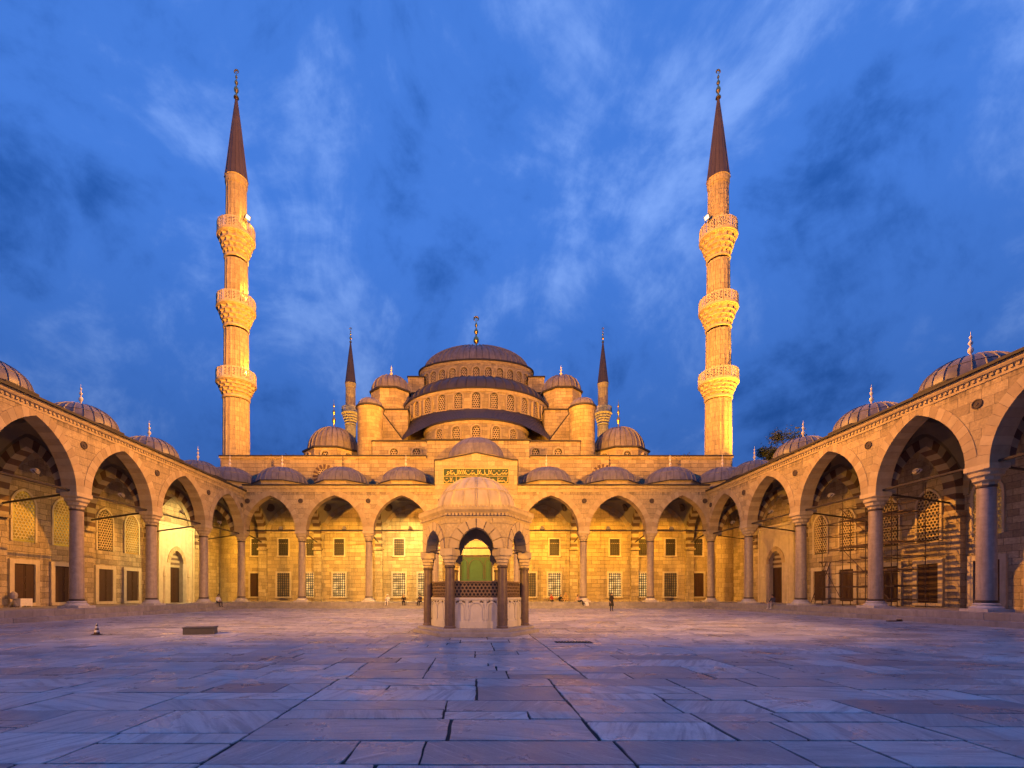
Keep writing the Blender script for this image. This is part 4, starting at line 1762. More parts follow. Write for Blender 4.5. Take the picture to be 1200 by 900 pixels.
# ================================================================== ablution fountain
FY = 20.2
FS = 2.1
fountain = thing('fountain', 'hexagonal domed marble fountain standing in the middle of the courtyard', 'fountain', (0, FY, 0))
hexv = [Vector((FS * math.cos(PI / 3 * k), FS * math.sin(PI / 3 * k), 0)) for k in range(6)]
fb = MB()
rg = []
for r, z in ((2.72, 0.0), (2.72, 0.13), (2.68, 0.17), (2.50, 0.171), (2.50, 0.27), (2.46, 0.30)):
    rg.append([(r * math.cos(PI / 3 * k), r * math.sin(PI / 3 * k), z) for k in range(6)])
fb.rings(rg, 0, True, False, True)
build('stepped_base', fb, M['step'], fountain)
fcol = MB()
fcol.lathe([(0.235, 0.0), (0.235, 0.06), (0.20, 0.10), (0.205, 0.14), (0.195, 1.2), (0.178, 2.38)], 20)
FC_S = fcol.mesh('column', plain('fountain_column_stone', (0.14, 0.10, 0.085), 0.4, 0.4, 5.0, streak=0.4), 40)
fr = MB()
fr.lathe([(0.18, 2.36), (0.215, 2.39), (0.215, 2.45), (0.185, 2.48)], 20)
FC_R = fr.mesh('bronze_ring', M['bronze'], 40)
fcap = MB()
muqarnas(fcap, 0.19, 0.285, 2.48, 2.86, 3, 8, square=1.0)
fcap.box(-0.29, 0.29, -0.29, 0.29, 2.86, 3.12)
FC_C = fcap.mesh('capital', M['capital'], 28)
for k in range(6):
    v = hexv[k] * 0.985
    c = obj('column', FC_S, fountain, (v.x, v.y, 0.30), PI / 3 * k)
    obj('bronze_ring', FC_R, c)
    obj('capital', FC_C, c)
FZS, FZT = 3.42, 4.72
APO = FS * math.cos(PI / 6)
fw_ = MB()
for k in range(6):
    a0 = PI / 3 * k + PI / 6
    one = MB()
    arch_wall(one, -FS / 2, FS / 2, 0, 0.70, 0.84, FZS, FZT, -0.20, 0.20, 8)
    for q_, (x_, y_, z_) in enumerate(one.v):
        if abs(abs(x_) - FS / 2) < 1e-6:
            one.v[q_] = (math.copysign((APO - 0.02 - y_) * math.tan(PI / 6), x_), y_, z_)
    # local -v faces outwards
    ctr = Vector((math.cos(a0), math.sin(a0), 0)) * (APO - 0.02)
    o = build('arch_wall', one, M['arcade_clean'], fountain, ctr, a0 + PI / 2)
    key = 'fv'
    if key not in VCACHE:
        VCACHE[key] = []
        for side, q, mb in voussoir_shapes(0.69, 0.83, 0.35, 4, -0.255, 0.215, gap=0.03):
            me = mb.mesh('voussoir', M['vou_a'])
            bm = bmesh.new()
            bm.from_mesh(me)
            bmesh.ops.recalc_face_normals(bm, faces=bm.faces)
            bm.to_mesh(me)
            bm.free()
            VCACHE[key].append(me)
    for me in VCACHE[key]:
        obj('voussoir', me, o, (0, 0, FZS))
    r_ = MB()
    r_.tube((-FS / 2, -0.02, FZS + 0.03), (FS / 2, -0.02, FZS + 0.03), 0.026, 6)
    build('tie_rod', r_, M['iron'], o)
    # basin wall panel with carved niches, bronze openwork above
    bw_ = 1.82
    bc = Vector((math.cos(a0), math.sin(a0), 0)) * (APO - 0.12)
    pn = MB()
    pn.box(-bw_ / 2, bw_ / 2, 0.0, 0.16, 0.30, 1.50)
    p = build('basin_panel', pn, M['marble'], fountain, bc, a0 + PI / 2)
    mo = MB()
    mo.box(-bw_ / 2, bw_ / 2, -0.045, 0.0, 0.30, 0.56)
    mo.box(-bw_ / 2, bw_ / 2, -0.04, 0.0, 1.42, 1.502)
    for x in (-0.88, -0.36, 0.36, 0.88):
        mo.box(x - 0.035, x + 0.035, -0.03, 0.0, 0.56, 1.42)
    build('panel_moulding', mo, M['marble'], p)
    for x, w in ((-0.62, 0.34), (0, 0.54), (0.62, 0.34)):
        nm = MB()
        arched_frame(nm, w, 0.66, 0.26 if w > 0.4 else 0.2, 0.05, -0.035, 0.0, False, 5)
        build('carved_niche', nm, M['marble'], p, (x, 0, 0.64))
        fl = MB()
        for sx_ in (-1, 1):
            for q in range(3):
                a = 0.5 + q * 0.45
                cx_, cz_ = sx_ * (w / 2 - 0.02 - 0.055 * q), 1.30 + 0.025 * math.sin(q * 2)
                fl.lathe([(0.038, 0.0), (0.030, 0.02), (0.0, 0.02)], 6, (0, 0))
                fl.v[-18:] = [(xx + cx_, -zz - 0.002, yy + cz_) for xx, yy, zz in fl.v[-18:]]
        build('carved_flowers', fl, M['bronze'], p, (x, 0, 0.03))
    gl = hex_lattice(bw_, 0.66, 0.15, 0.03, 0.0, 0.03, 0.36)
    gl.v = [(x, y + 0.02, z + 1.50) for x, y, z in gl.v]
    for z in (1.51, 2.14):
        gl.box(-bw_ / 2, bw_ / 2, 0.0, 0.07, z - 0.03, z + 0.03)
    build('bronze_grille', gl, M['bronze_lit'], p)
    bk = MB()
    bk.box(-bw_ / 2 + 0.01, bw_ / 2 - 0.01, 0.10, 0.13, 1.502, 2.12)
    build('grille_backing', bk, M['dark'], p)
    # cornice
    cz = MB()
    ro = [(APO + e, z) for e, z in ((0.18, 4.60), (0.21, 4.66), (0.24, 4.80), (0.33, 4.92), (0.34, 5.02), (0.0, 5.08))]
    vs0, vs1 = [], []
    for q, z in ro:
        hwid = q * math.tan(PI / 6)
        vs0.append((-hwid, -(q - APO), z))
        vs1.append((hwid, -(q - APO), z))
    cz.rings([vs0, vs1], 0, False)
    co_ = build('cornice', cz, M['trim'], fountain, Vector((math.cos(a0), math.sin(a0), 0)) * APO, a0 + PI / 2)
    cst = MB()
    for q in range(18):
        x = -1.24 + 2.48 * (q + 0.5) / 18
        cst.box(x - 0.05, x + 0.05, -0.335, -0.29, 5.02, 5.10)
        cst.box(x - 0.045, x + 0.045, -0.27, -0.18, 4.70, 4.80)
    tag(build('cresting', cst, M['trim'], co_), kind='stuff')
basin = MB()
basin.lathe([(1.5, 0.30), (1.5, 1.46), (0.0, 1.46)], 24)
build('basin', basin, M['marble'], fountain)
cl_ = MB()
cl_.lathe([(1.92, 4.62), (1.2, 5.0), (0.0, 5.5)], 24)
build('ceiling', cl_, M['vault'], fountain)
fd = obj('dome', dome_mesh('dome', 1.70, 1.58, M['lead_floodlit'], 20, ridge=0.05, lap=0.36, n=12), fountain, (0, 0, 5.06))
fdr = MB()
fdr.lathe([(2.10, -0.02), (1.92, 0.04), (1.70, 0.08)], 36)
build('dome_skirt', fdr, M['lead_floodlit'], fd)

# ================================================================== lamps
LN = [0]


def flood_mesh():
    h = MB()
    h.rings([[(-0.16, 0.0, -0.12), (0.16, 0.0, -0.12), (0.16, 0.0, 0.12), (-0.16, 0.0, 0.12)],
             [(-0.22, -0.20, -0.17), (0.22, -0.20, -0.17), (0.22, -0.20, 0.17), (-0.22, -0.20, 0.17)],
             [(-0.20, -0.20, -0.15), (0.20, -0.20, -0.15), (0.20, -0.20, 0.15), (-0.20, -0.20, 0.15)],
             [(-0.19, -0.17, -0.14), (0.19, -0.17, -0.14), (0.19, -0.17, 0.14), (-0.19, -0.17, 0.14)]], 0, True, True, False)
    for k in range(5):
        z = -0.10 + 0.05 * k
        h.box(-0.15, 0.15, 0.0, 0.07, z - 0.008, z + 0.008)
    b = MB()
    for s in (-1, 1):
        b.box(s * 0.24 - 0.012, s * 0.24 + 0.012, -0.12, -0.06, -0.30, 0.02)
    b.box(-0.252, 0.252, -0.12, -0.06, -0.325, -0.30)
    b.tube((0, -0.09, -0.325), (0, -0.09, -0.42), 0.03, 6)
    l = MB()
    l.box(-0.185, 0.185, -0.178, -0.172, -0.135, 0.135)
    return h.mesh('floodlight', M['fixture']), b.mesh('bracket', M['iron']), l.mesh('lens', M['lens'])


FLM = flood_mesh()
SODIUM = (1.0, 0.40, 0.05)
AMBER = (1.0, 0.47, 0.04)
WARM = (1.0, 0.66, 0.20)
GOLD = (1.0, 0.42, 0.02)
FACE = (1.0, 0.37, 0.035)
FRONT = (1.0, 0.42, 0.03)


def flood(label, loc, target, power, color=SODIUM, angle=90, blend=0.6, size=0.25, scale=1.0):
    loc, target = Vector(loc), Vector(target)
    d = (target - loc).normalized()
    q = d.to_track_quat('-Y', 'Z')
    o = tag(obj('floodlight', FLM[0], None, loc), label, 'floodlight', 'floodlights')
    o.rotation_mode = 'QUATERNION'
    o.rotation_quaternion = q
    o.scale = (scale,) * 3
    obj('bracket', FLM[1], o)
    obj('lens', FLM[2], o)
    ld = bpy.data.lights.new('flood_beam', 'SPOT')
    ld.energy = power
    ld.color = color
    ld.spot_size = R(angle)
    ld.spot_blend = blend
    ld.shadow_soft_size = size
    lo = bpy.data.objects.new('flood_beam', ld)
    COL.objects.link(lo)
    lo.parent = o
    lo.location = (0, -0.30 - size * 0.0, 0)
    lo.rotation_euler = (R(-90), 0, 0)     # spot looks along its -Z, which is the housing's -Y
    return o


# lamps on the portico tie rods, turned towards the wall
bay_pow = {0: 2000, 1: 2600, 2: 4300, 3: 1700, 4: 3200, 5: 3000, 6: 2300}
for i in range(7):
    b0, b1 = BACK_U[i], BACK_U[i + 1]
    uc = (b0 + b1) / 2
    col = WARM if i == 2 else AMBER if i < 5 else GOLD
    nth = ('first', 'second', 'third', 'fourth', 'fifth', 'sixth', 'seventh')[i]
    flood('small floodlight on the tie rod of the %s portico bay counted from the left' % nth, (uc + (0.9 if i < 3 else -0.9 if i > 3 else 0.0), YB + 0.35, ZS + 0.55), (uc, YF, 4.4), bay_pow[i], col, 138, 0.35, 0.12)
# corner bays
flood('small floodlight in the left corner bay of the gallery', (-XC - 0.9, YB + 0.9, ZS + 0.4), (-33, 60, 4), 1700, AMBER, 120, 0.45, 0.12)
flood('small floodlight in the right corner bay of the gallery', (XC + 0.9, YB + 0.9, ZS + 0.4), (33, 60, 4), 1300, SODIUM, 120, 0.45, 0.12)
# side galleries
for side, pows in ((-1, (4200, 1000, 420, 320, 250, 0)), (1, (700, 900, 90, 30, 30, 0))):
    for i, pw in enumerate(pows):
        if not pw:
            continue
        yc = (SIDE_Y[i] + SIDE_Y[i + 1]) / 2
        lab = 'small floodlight under the %s arch of the %s arcade counted from the far corner' % (('first', 'second', 'third', 'fourth', 'fifth')[i], 'left' if side < 0 else 'right')
        flood(lab, (side * (XC + 0.4), yc + (1.0 if i else 0.0), ZS + 0.55), (side * 33.2, yc, 4.6 if i else 6.5), pw, WARM if (side < 0 and i == 0) else AMBER if side < 0 else SODIUM, 125, 0.45, 0.12)
# roof floods that wash the courtyard fronts
flood('floodlight on the left arcade roof near the entrance, aimed at the far portico', (-26.9, -3.5, 14.6), (7, 54, 11.0), 165000, FRONT, 64, 0.8, 0.5, 1.6)
flood('floodlight on the right arcade roof near the entrance, aimed at the far portico', (26.9, -3.5, 14.6), (-7, 54, 11.0), 165000, FRONT, 64, 0.8, 0.5, 1.6)
flood('floodlight on the highest balcony of the left front minaret, aimed at the right arcade', (-29.9, 60.9, 50.7), (27, 33, 24), 640000, FACE, 36, 1.0, 0.5, 1.6)
flood('floodlight on the highest balcony of the right front minaret, aimed at the left arcade', (30.2, 60.9, 50.7), (-27, 33, 23), 520000, FACE, 36, 1.0, 0.5, 1.6)
# floods at the entrance end of the side arcades that wash the mosque
for s, w in ((-1, 'left'), (1, 'right')):
    flood('large floodlight on the %s arcade roof near the entrance, aimed at the domes' % w, (s * 27.2, -2.0, 14.6), (-s * 2, 80, 33.0), 235000, FACE, 42, 0.5, 0.5, 1.8)
    flood('large floodlight on the %s arcade roof near the entrance, aimed up the opposite minaret' % w, (s * 27.2, -0.5, 14.6), (-s * 31.5, 62, 46), 1100000, FACE, 42, 0.7, 0.5, 1.8)
for s, w in ((-1, 'left'), (1, 'right')):
    # minaret lighting
    mx = s * 32
    flood('floodlight at the foot of the %s front minaret, aimed up its shaft' % w, (mx + (7.0 if s < 0 else 8.0), 57.5, 15.3), (mx, 62.2, 38), 30000 if s < 0 else 70000, AMBER, 90, 0.8, 0.3, 1.3)
    for k, (z, pw) in enumerate(((29.75, 4200), (39.55, 4200), (49.05, 1500))):
        nm = ('lowest', 'middle', 'highest')[k]
        flood('small floodlight inside the %s balcony of the %s front minaret' % (nm, w), (mx + (1.95 if s < 0 else 1.95), 62.2 - 0.35, z + 0.5), (mx + 0.6, 62.0, z + 9), pw, AMBER, 120, 0.6, 0.1, 0.8)
    flood('floodlight on the hall roof aimed at the %s far minaret' % w, (s * 27, 108, 19.9), (s * 33, 122.5, 50), 110000, AMBER, 70, 0.8, 0.3, 1.3)


# ================================================================== people
P_SKIN = plain('skin', (0.42, 0.25, 0.17), 0.6, 0.08, 8, bumpd=0)
P_HAIR = plain('dark_hair', (0.02, 0.014, 0.01), 0.6, 0.2, 20, bumpd=0)


def cloth(name, c):
    return plain(name, c, 0.85, 0.15, 9, bumpd=0.004)


def person(label, loc, rz, pose, top, bottom, shoes, hair='short', coat=None, scarf=None, scale=1.0, group=None):
    """one continuous skinned body; faces take skin, clothing or shoe material by the limb they belong to"""
    if pose == 'stand':
        J = dict(pel=(0, 0, .93), sp=(0, 0, 1.12), ch=(0, -.01, 1.32), nk=(0, 0, 1.46), hb=(0, -.02, 1.53), hd=(0, -.03, 1.62), ht=(0, -.02, 1.70),
                 ls=(-.17, 0, 1.39), le=(-.23, .02, 1.12), lw=(-.22, -.10, .92), lh=(-.21, -.14, .85),
                 rs=(.17, 0, 1.39), re=(.24, .02, 1.14), rw=(.14, -.18, 1.10), rh=(.08, -.22, 1.12),
                 lhip=(-.09, 0, .88), lk=(-.10, -.02, .48), la=(-.10, .03, .09), lt=(-.11, -.13, .035),
                 rhip=(.09, 0, .88), rk=(.11, -.02, .48), ra=(.12, .03, .09), rt=(.13, -.13, .035))
    elif pose == 'sit':
        J = dict(pel=(0, 0, .11), sp=(0, .02, .30), ch=(0, -.02, .50), nk=(0, -.06, .63), hb=(0, -.09, .70), hd=(0, -.11, .78), ht=(0, -.10, .86),
                 ls=(-.17, -.02, .56), le=(-.24, -.10, .32), lw=(-.16, -.30, .22), lh=(-.12, -.36, .20),
                 rs=(.17, -.02, .56), re=(.25, -.10, .32), rw=(.14, -.30, .24), rh=(.10, -.36, .22),
                 lhip=(-.10, -.03, .10), lk=(-.13, -.44, .12), la=(-.12, -.46, -.30), lt=(-.13, -.62, -.36),
                 rhip=(.10, -.03, .10), rk=(.14, -.44, .13), ra=(.15, -.42, -.30), rt=(.16, -.58, -.36))
    elif pose == 'lean':     # seated, one leg stretched, resting on a hand behind
        J = dict(pel=(0, 0, .11), sp=(0, .07, .29), ch=(0, .10, .48), nk=(0, .10, .61), hb=(0, .08, .68), hd=(0, .06, .76), ht=(0, .07, .84),
                 ls=(-.17, .10, .54), le=(-.26, .22, .32), lw=(-.25, .32, .10), lh=(-.25, .37, .05),
                 rs=(.17, .10, .54), re=(.25, -.02, .34), rw=(.18, -.22, .24), rh=(.14, -.28, .22),
                 lhip=(-.10, -.03, .10), lk=(-.14, -.42, .24), la=(-.14, -.62, -.12), lt=(-.15, -.78, -.16),
                 rhip=(.10, -.03, .10), rk=(.14, -.42, .14), ra=(.15, -.44, -.30), rt=(.16, -.60, -.36))
    else:                    # floor: cross-legged on the gallery floor
        J = dict(pel=(0, 0, .12), sp=(0, .01, .30), ch=(0, -.03, .50), nk=(0, -.07, .63), hb=(0, -.10, .70), hd=(0, -.13, .78), ht=(0, -.12, .86),
                 ls=(-.17, -.03, .56), le=(-.27, -.12, .33), lw=(-.16, -.30, .22), lh=(-.11, -.35, .20),
                 rs=(.17, -.03, .56), re=(.27, -.12, .33), rw=(.16, -.30, .22), rh=(.11, -.35, .20),
                 lhip=(-.10, -.05, .11), lk=(-.36, -.28, .16), la=(-.02, -.40, .07), lt=(.10, -.44, .05),
                 rhip=(.10, -.05, .11), rk=(.36, -.28, .16), ra=(.04, -.32, .07), rt=(-.08, -.34, .05))
    rad = dict(pel=.135, sp=.125, ch=.145, nk=.055, hb=.07, hd=.098, ht=.062, ls=.068, le=.048, lw=.034, lh=.036, rs=.068, re=.048, rw=.034, rh=.036,
               lhip=.095, lk=.066, la=.045, lt=.035, rhip=.095, rk=.066, ra=.045, rt=.035)
    E = [('pel', 'sp', 1), ('sp', 'ch', 1), ('ch', 'nk', 1), ('nk', 'hb', 0), ('hb', 'hd', 0), ('hd', 'ht', 0),
         ('ch', 'ls', 1), ('ls', 'le', 1), ('le', 'lw', 1), ('lw', 'lh', 0), ('ch', 'rs', 1), ('rs', 're', 1), ('re', 'rw', 1), ('rw', 'rh', 0),
         ('pel', 'lhip', 2), ('lhip', 'lk', 2), ('lk', 'la', 2), ('la', 'lt', 3), ('pel', 'rhip', 2), ('rhip', 'rk', 2), ('rk', 'ra', 2), ('ra', 'rt', 3)]
    names = list(J)
    pts = [Vector(J[k]) for k in names]
    rads = [rad[k] for k in names]
    edges = [(names.index(a), names.index(b)) for a, b, m in E]
    mats_e = [m for a, b, m in E]
    for hnd, wr in (('lh', 'lw'), ('rh', 'rw')):
        H = Vector(J[hnd])
        d = (H - Vector(J[wr])).normalized()
        sd = d.cross(Vector((0, 0, 1)))
        sd = sd.normalized() if sd.length > 0.05 else Vector((1, 0, 0))
        up = sd.cross(d)
        for q, ln in ((-0.030, .070), (-0.010, .082), (0.010, .078), (0.030, .062)):
            pts.append(H + d * ln + sd * q - up * 0.015)
            rads.append(.009)
            edges.append((names.index(hnd), len(pts) - 1))
            mats_e.append(0)
        pts.append(Vector(J[wr]) + d * 0.055 + sd * 0.055)
        rads.append(.010)
        edges.append((names.index(wr), len(pts) - 1))
        mats_e.append(0)
    # nose
    pts.append(Vector(J['hd']) + Vector((0, -.115, -.01)))
    rads.append(.016)
    edges.append((names.index('hd'), len(pts) - 1))
    mats_e.append(0)
    me = bpy.data.meshes.new('body_cage')
    me.from_pydata(pts, edges, [])
    tmp = bpy.data.objects.new('body_cage', me)
    COL.objects.link(tmp)
    md_ = tmp.modifiers.new('skin', 'SKIN')
    md_.use_smooth_shade = True
    for i, sv in enumerate(me.skin_vertices[0].data):
        sv.radius = (rads[i], rads[i])
        sv.use_root = (i == 0)
    sb_ = tmp.modifiers.new('sub', 'SUBSURF')
    sb_.levels = sb_.render_levels = 2
    dg = bpy.context.evaluated_depsgraph_get()
    dg.update()
    res = bpy.data.meshes.new_from_object(tmp.evaluated_get(dg))
    bpy.data.objects.remove(tmp)
    res.materials.clear()
    for m in (P_SKIN, top, bottom, shoes):
        res.materials.append(m)
    segs = [(pts[a], pts[b] - pts[a], m) for (a, b), m in zip(edges, mats_e)]
    for p in res.polygons:
        c = p.center
        best, bm_ = 1e9, 0
        for a, d, m in segs:
            t = max(0.0, min(1.0, (c - a).dot(d) / max(1e-9, d.length_squared)))
            q = (c - a - d * t).length
            if q < best:
                best, bm_ = q, m
        p.material_index = bm_
    root = tag(obj('person', res, None, loc, rz), label, 'person', group)
    root.scale = (scale,) * 3
    hd = Vector(J['hd'])
    hm = MB()
    if hair:
        prof = [(0.0, .115), (.06, .105), (.10, .06), (.112, .0), (.105, -.04)]
        if hair == 'long':
            prof += [(.115, -.12), (.13, -.22), (.10, -.26)]
        rings_ = []
        for r, z in prof:
            rings_.append([(hd.x + r * math.cos(2 * PI * i / 16), hd.y + .022 + r * math.sin(2 * PI * i / 16) * (1.0 if math.sin(2 * PI * i / 16) > -0.4 or z > .03 else .55), hd.z + z + .02) for i in range(16)])
        hm.rings(rings_[::-1])
        build('hair' if not scarf else 'headscarf', hm, scarf or P_HAIR, root, smooth=50)
    for sx_ in (-1, 1):
        ey = MB()
        ey.lathe([(0, -.011), (.010, 0), (0, .011)], 6, (hd.x + sx_ * .034, hd.y - .100))
        ey.v = [(x, y, z + hd.z + .012) for x, y, z in ey.v]
        build('eye', ey, P_HAIR, root)
    if coat:
        cm = MB()
        pr = [(.07, 1.47), (.17, 1.42), (.185, 1.30), (.165, 1.10), (.19, .92), (.235, .60), (.25, .52)]
        cm.rings([[(r * math.cos(2 * PI * i / 20), r * .72 * math.sin(2 * PI * i / 20), z) for i in range(20)] for r, z in pr][::-1])
        build('coat', cm, coat, root, smooth=50)
    return root


C_BLACK = cloth('black_cloth', (0.012, 0.011, 0.013))
C_WHITE = cloth('white_cloth', (0.70, 0.68, 0.66))
C_NAVY = cloth('navy_cloth', (0.03, 0.03, 0.06))
C_GREY = cloth('pale_grey_cloth', (0.36, 0.33, 0.35))
C_PEACH = cloth('peach_cloth', (0.55, 0.36, 0.24))
C_RED = cloth('red_cloth', (0.35, 0.05, 0.03))
C_OCHRE = cloth('ochre_cloth', (0.50, 0.33, 0.12))
C_SHOE = cloth('dark_shoe', (0.02, 0.018, 0.016))
C_PALE = cloth('pale_shoe', (0.6, 0.57, 0.55))


def at(pxx, Y, Z):
    return ((pxx - 558) * Y / FPX, Y, Z)


ye = YB - E2
person('standing person in a black coat on the pavement right of the fountain', at(716.5, 44.0, 0.0), R(20), 'stand', C_BLACK, C_NAVY, C_SHOE, 'long', C_BLACK)
person('person in a peach shirt sitting on the portico step beside a white bag', at(678, ye + .05, ZP), R(60), 'lean', C_PEACH, C_BLACK, C_SHOE)
person('person all in white sitting on the portico step left of the fountain', at(454.5, ye + .05, ZP), R(-12), 'sit', C_WHITE, C_WHITE, C_PALE, scarf=C_WHITE)
person('person in dark clothes with ochre headscarf sitting on the portico step', at(473, ye + .05, ZP), R(8), 'sit', C_BLACK, C_BLACK, C_SHOE, 'long', scarf=C_OCHRE)
person('dark-clothed person sitting on the portico step, closest to the fountain', at(492.5, ye + .05, ZP), R(-20), 'sit', C_NAVY, C_BLACK, C_SHOE)
person('person in a white shirt sitting on the left arcade step by a column', (-XC + E2 - .05, 47.6, ZP), R(90 - 25), 'sit', C_WHITE, C_NAVY, C_SHOE)
person('person in a dark jacket and pale trousers sitting on the right arcade step', (XC - E2 + .05, 41.4, ZP), R(-90 + 15), 'sit', C_NAVY, C_GREY, C_PALE)
person('person in red sitting on the portico floor under a lit window', at(646.5, 58.6, ZP), R(-30), 'floor', C_RED, C_BLACK, C_SHOE, 'long', scarf=C_RED)
person('person in black sitting on the portico floor beside the one in ochre', at(656.5, 58.2, ZP), R(25), 'floor', C_BLACK, C_BLACK, C_SHOE)
person('person in ochre clothes sitting on the portico floor against the wall', at(663, 58.9, ZP), R(-15), 'floor', C_OCHRE, C_OCHRE, C_SHOE, 'long', scarf=C_OCHRE, scale=1.25)

# ================================================================== small things in the courtyard
bag = MB()
bag.rings([[(-.20, -.13, 0), (.20, -.13, 0), (.20, .13, 0), (-.20, .13, 0)], [(-.23, -.15, .12), (.23, -.15, .12), (.23, .15, .12), (-.23, .15, .12)],
           [(-.19, -.10, .36), (.19, -.10, .36), (.19, .10, .36), (-.19, .10, .36)], [(-.15, -.04, .42), (.15, -.04, .42), (.15, .04, .42), (-.15, .04, .42)]], 0, True, True, True)
bo = tag(build('bag', bag, C_WHITE, None, at(687.5, ye - .25, 0.29), R(15), 40), 'white cloth bag standing on the portico step beside the peach-shirted person', 'bag')
for yy in (-.05, .05):
    hb_ = MB()
    for i in range(8):
        a, b = PI * i / 8, PI * (i + 1) / 8
        hb_.tube((.09 * math.cos(a), yy, .40 + .13 * math.sin(a)), (.09 * math.cos(b), yy, .40 + .13 * math.sin(b)), .012, 5)
    build('handle', hb_, C_WHITE, bo)

M['cone_dark'] = plain('cone_dark_rubber', (0.045, 0.016, 0.014), 0.7, 0.2, 8)
M['cone_white'] = plain('cone_white_band', (0.6, 0.58, 0.56), 0.6, 0.15, 8)
cn = MB()
prof = [(.17, .03), (.135, .16), (.105, .29), (.085, .40), (.062, .52), (.045, .62), (.03, .70)]
cn.box(-.21, .21, -.21, .21, 0, .035)
for k in range(len(prof) - 1):
    cn.lathe([prof[k], prof[k + 1]], 20, m=k % 2)
cn.lathe([(.03, .70), (.02, .72), (0, .72)], 20)
cone = tag(build('traffic_cone', cn, [M['cone_dark'], M['cone_white']], None, ((113.5 - 558) / FPX * 18.9, 18.9, 0.004), R(10)), 'small dark traffic cone with white bands on the pavement', 'cone')

bx = MB()
M['box_side'] = plain('grey_metal_cover', (0.06, 0.057, 0.062), 0.55, 0.2, 3, streak=0.3)
bx.rings([[(-.70, -.42, 0), (.70, -.42, 0), (.70, .42, 0), (-.70, .42, 0)], [(-.70, -.42, .30), (.70, -.42, .30), (.70, .42, .30), (-.70, .42, .30)]], 0, True, True, True)
bxo = tag(build('utility_box', bx, M['box_side'], None, ((235 - 558) / FPX * 19.3, 19.3, 0.004), R(18)), 'low grey metal box lying on the pavement between cone and fountain', 'box')
lid = MB()
lid.box(-.735, .735, -.455, .455, .301, .345)
build('lid', lid, M['box_side'], bxo)

cone.scale = (0.66, 0.66, 0.66)
bxo.scale = (0.80, 0.80, 0.85)

# drain cover
dg_ = MB()
dg_.box(-.62, .62, -.20, .20, -.005, .012)
dr = tag(build('drain_cover', dg_, M['iron'], None, ((672 - 558) / FPX * 15.9, 15.9, 0.004)), 'dark iron drain grate set in the pavement beside the fountain', 'drain cover')
for k in range(12):
    b_ = MB()
    x = -.56 + 1.12 * k / 11
    b_.box(x - .022, x + .022, -.17, .17, .0125, .030)
    build('bar', b_, M['bronze'], dr)

# loose board on the right pavement
lb = MB()
lb.rings([[(-.45, -.10, 0), (.45, -.10, 0), (.45, .10, 0), (-.45, .10, 0)], [(-.45, -.10, .05), (.45, -.10, .05), (.45, .10, .05), (-.45, .10, .05)]], 0, True, True, True)
lb.box(.22, .46, -.07, .07, .051, .12)
tag(build('loose_board', lb, M['wood'], None, ((1048 - 558) / FPX * 28.0, 28.0, 0.006), R(6)), 'short dark board lying on the pavement before the right arcade', 'board')

# white bench-box and folded stand by the left wall
wb = MB()
wb.box(-.45, .45, -.25, .25, .10, .62)
for sx_ in (-1, 1):
    for sy_ in (-1, 1):
        wb.box(sx_ * .40 - .04, sx_ * .40 + .04, sy_ * .20 - .04, sy_ * .20 + .04, 0, .10)
tag(build('white_chest', wb, C_WHITE, None, (-32.5, 33.55, ZP), R(90)), 'white low chest standing against the left gallery wall', 'chest')
tr_ = MB()
for k in range(3):
    a = 2 * PI * k / 3
    tr_.tube((.30 * math.cos(a), .30 * math.sin(a), 0), (0, 0, .55), .025, 5)
tr_.lathe([(.0, .55), (.20, .62), (.24, .85), (.20, 1.0), (.06, 1.12), (0, 1.12)], 12)
tag(build('covered_stand', tr_, C_GREY, None, (-32.4, 32.75, ZP)), 'pale covered tripod stand next to the white chest', 'stand')

# ================================================================== scaffolding in the right gallery
sc_ = thing('scaffolding', 'rusty tube scaffolding standing under the third arch of the right arcade', 'scaffolding', (0, 0, ZP))
M['rust'] = plain('rusty_tube', (0.075, 0.045, 0.03), 0.65, 0.35, 8, bumpd=0)
M['plank'] = plain('scaffold_plank', (0.16, 0.105, 0.06), 0.85, 0.3, 4)
sx2 = (29.3, 31.7)
sy2 = (33.0, 35.2, 37.4, 39.6)
tops = {(0, 0): 9.4, (0, 1): 10.6, (0, 2): 8.8, (0, 3): 7.4, (1, 0): 8.8, (1, 1): 9.6, (1, 2): 9.0, (1, 3): 7.4}
for i, x in enumerate(sx2):
    for j, y in enumerate(sy2):
        m = MB()
        m.tube((x, y, 0.02), (x, y, tops[(i, j)]), .032, 6)
        m.box(x - .08, x + .08, y - .08, y + .08, 0, .02)
        build('standard', m, M['rust'], sc_)
levels = (0.5, 1.5, 2.6, 3.6, 4.6, 5.7, 6.7, 7.7)
for z in levels:
    for x in sx2:
        m = MB()
        m.tube((x - .05, sy2[0] - .3, z), (x - .05, sy2[3 if z < 7 else 2] + .3, z), .028, 6)
        build('ledger', m, M['rust'], sc_)
    for j, y in enumerate(sy2):
        if z > 7 and j == 3:
            continue
        m = MB()
        m.tube((sx2[0] - .25, y + .06, z + .06), (sx2[1] + .25, y + .06, z + .06), .028, 6)
        build('transom', m, M['rust'], sc_)
for k, (j, z0, z1) in enumerate(((0, .5, 2.6), (1, 2.6, 4.6), (2, .5, 3.6), (0, 4.6, 6.7), (1, 5.7, 7.7))):
    m = MB()
    m.tube((sx2[0] - .09, sy2[j], z0), (sx2[0] - .09, sy2[j + 1], z1), .026, 6)
    build('brace', m, M['rust'], sc_)
for z in (2.6, 4.6, 6.7):
    for k in range(4):
        m = MB()
        x = sx2[0] + .25 + k * .52
        m.box(x - .13, x + .13, sy2[0] - .2, sy2[2] + .3, z + .10, z + .145)
        build('plank', m, M['plank'], sc_)
m = MB()
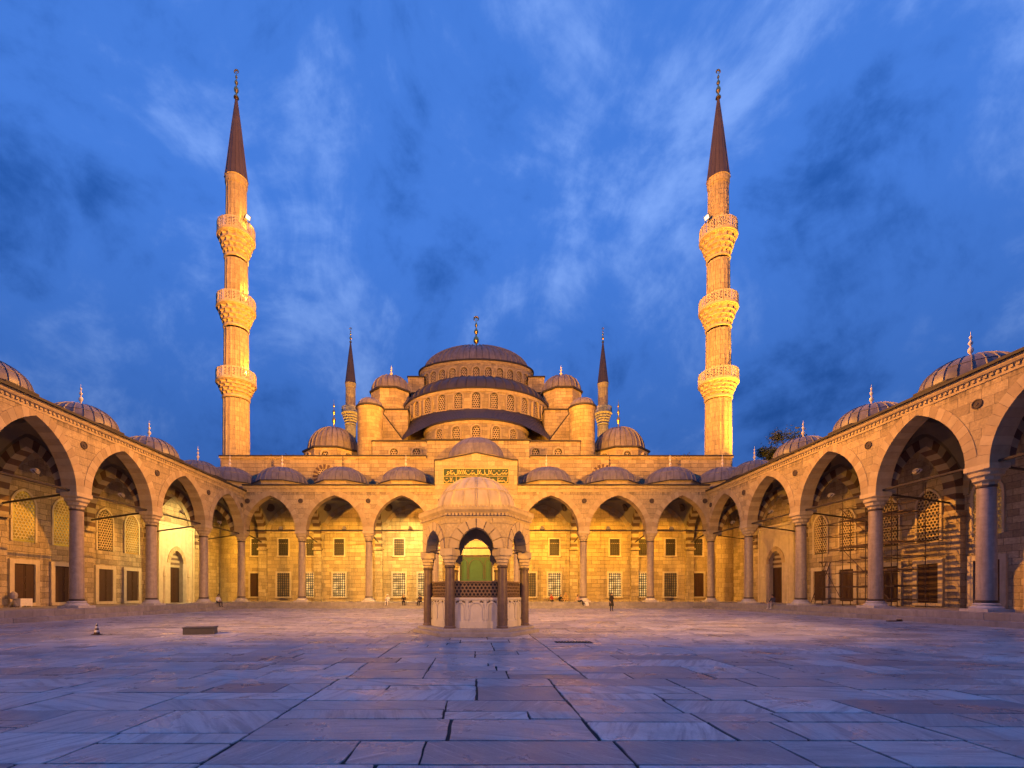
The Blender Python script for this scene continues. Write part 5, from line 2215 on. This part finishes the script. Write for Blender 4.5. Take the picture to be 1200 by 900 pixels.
m.tube((29.0, 40.6, 0.0), (29.2, 39.0, 3.6), .035, 6)
m.tube((29.35, 40.6, 0.0), (29.55, 39.0, 3.6), .035, 6)
for k in range(9):
    t = (k + .7) / 9.5
    m.tube((29.0 + .2 * t, 40.6 - 1.6 * t, 3.6 * t), (29.35 + .2 * t, 40.6 - 1.6 * t, 3.6 * t), .02, 5)
build('ladder', m, M['rust'], sc_)


# ================================================================== trees behind
def tree(label, loc, h, rx, rz_, seed, n=1500):
    rn = random.Random(seed)
    o = thing('tree', label, 'tree', loc)
    tk = MB()
    top = h - rz_ * 1.2
    pts = [Vector((0, 0, 0)), Vector((.15, .1, top * .5)), Vector((-.1, .0, top)), Vector((0, 0, h - rz_ * .4))]
    for i in range(3):
        tk.tube(pts[i], pts[i + 1], .45 - .12 * i, 8, .45 - .12 * (i + 1))
    cl_pts = []
    for k in range(16):
        a = rn.uniform(0, 2 * PI)
        f = rn.uniform(.35, .95)
        e_ = Vector((math.cos(a) * rx * f, math.sin(a) * rx * f, h - rz_ + rn.uniform(-.85, .95) * rz_ * math.sqrt(1 - f * f * .8)))
        st_ = pts[1].lerp(pts[3], rn.uniform(.5, 1))
        tk.tube(st_, e_, .12, 5, .03)
        cl_pts.append((e_, rn.uniform(.7, 1.5)))
    build('trunk', tk, M['bark'], o, smooth=50)
    cr_ = MB()
    for k in range(n):
        c, r = rn.choice(cl_pts)
        d = Vector((rn.gauss(0, 1), rn.gauss(0, 1), rn.gauss(0, .8)))
        p = c + d * r * .5
        u = Vector((rn.gauss(0, 1), rn.gauss(0, 1), rn.gauss(0, 1))).normalized()
        w = u.orthogonal().normalized()
        L = rn.uniform(.16, .34)
        cr_.add([p - u * L, p + w * L * .45, p + u * L, p - w * L * .45], [(0, 1, 2, 3)])
    build('crown', cr_, M['leaf'], o)


tree('dark bushy tree showing above the right arcade roof between two domes', (46.6, 70.0, 0), 26.2, 3.3, 4.4, 4, 7000)
tree('small treetop just showing above the facade left of the left corner dome', (-45.5, 112.0, 0), 35.2, 3.4, 3.4, 8, 1600)
tree('small treetop just showing above the facade beside the right front minaret', (48.5, 112.0, 0), 35.6, 3.6, 3.4, 9, 1600)
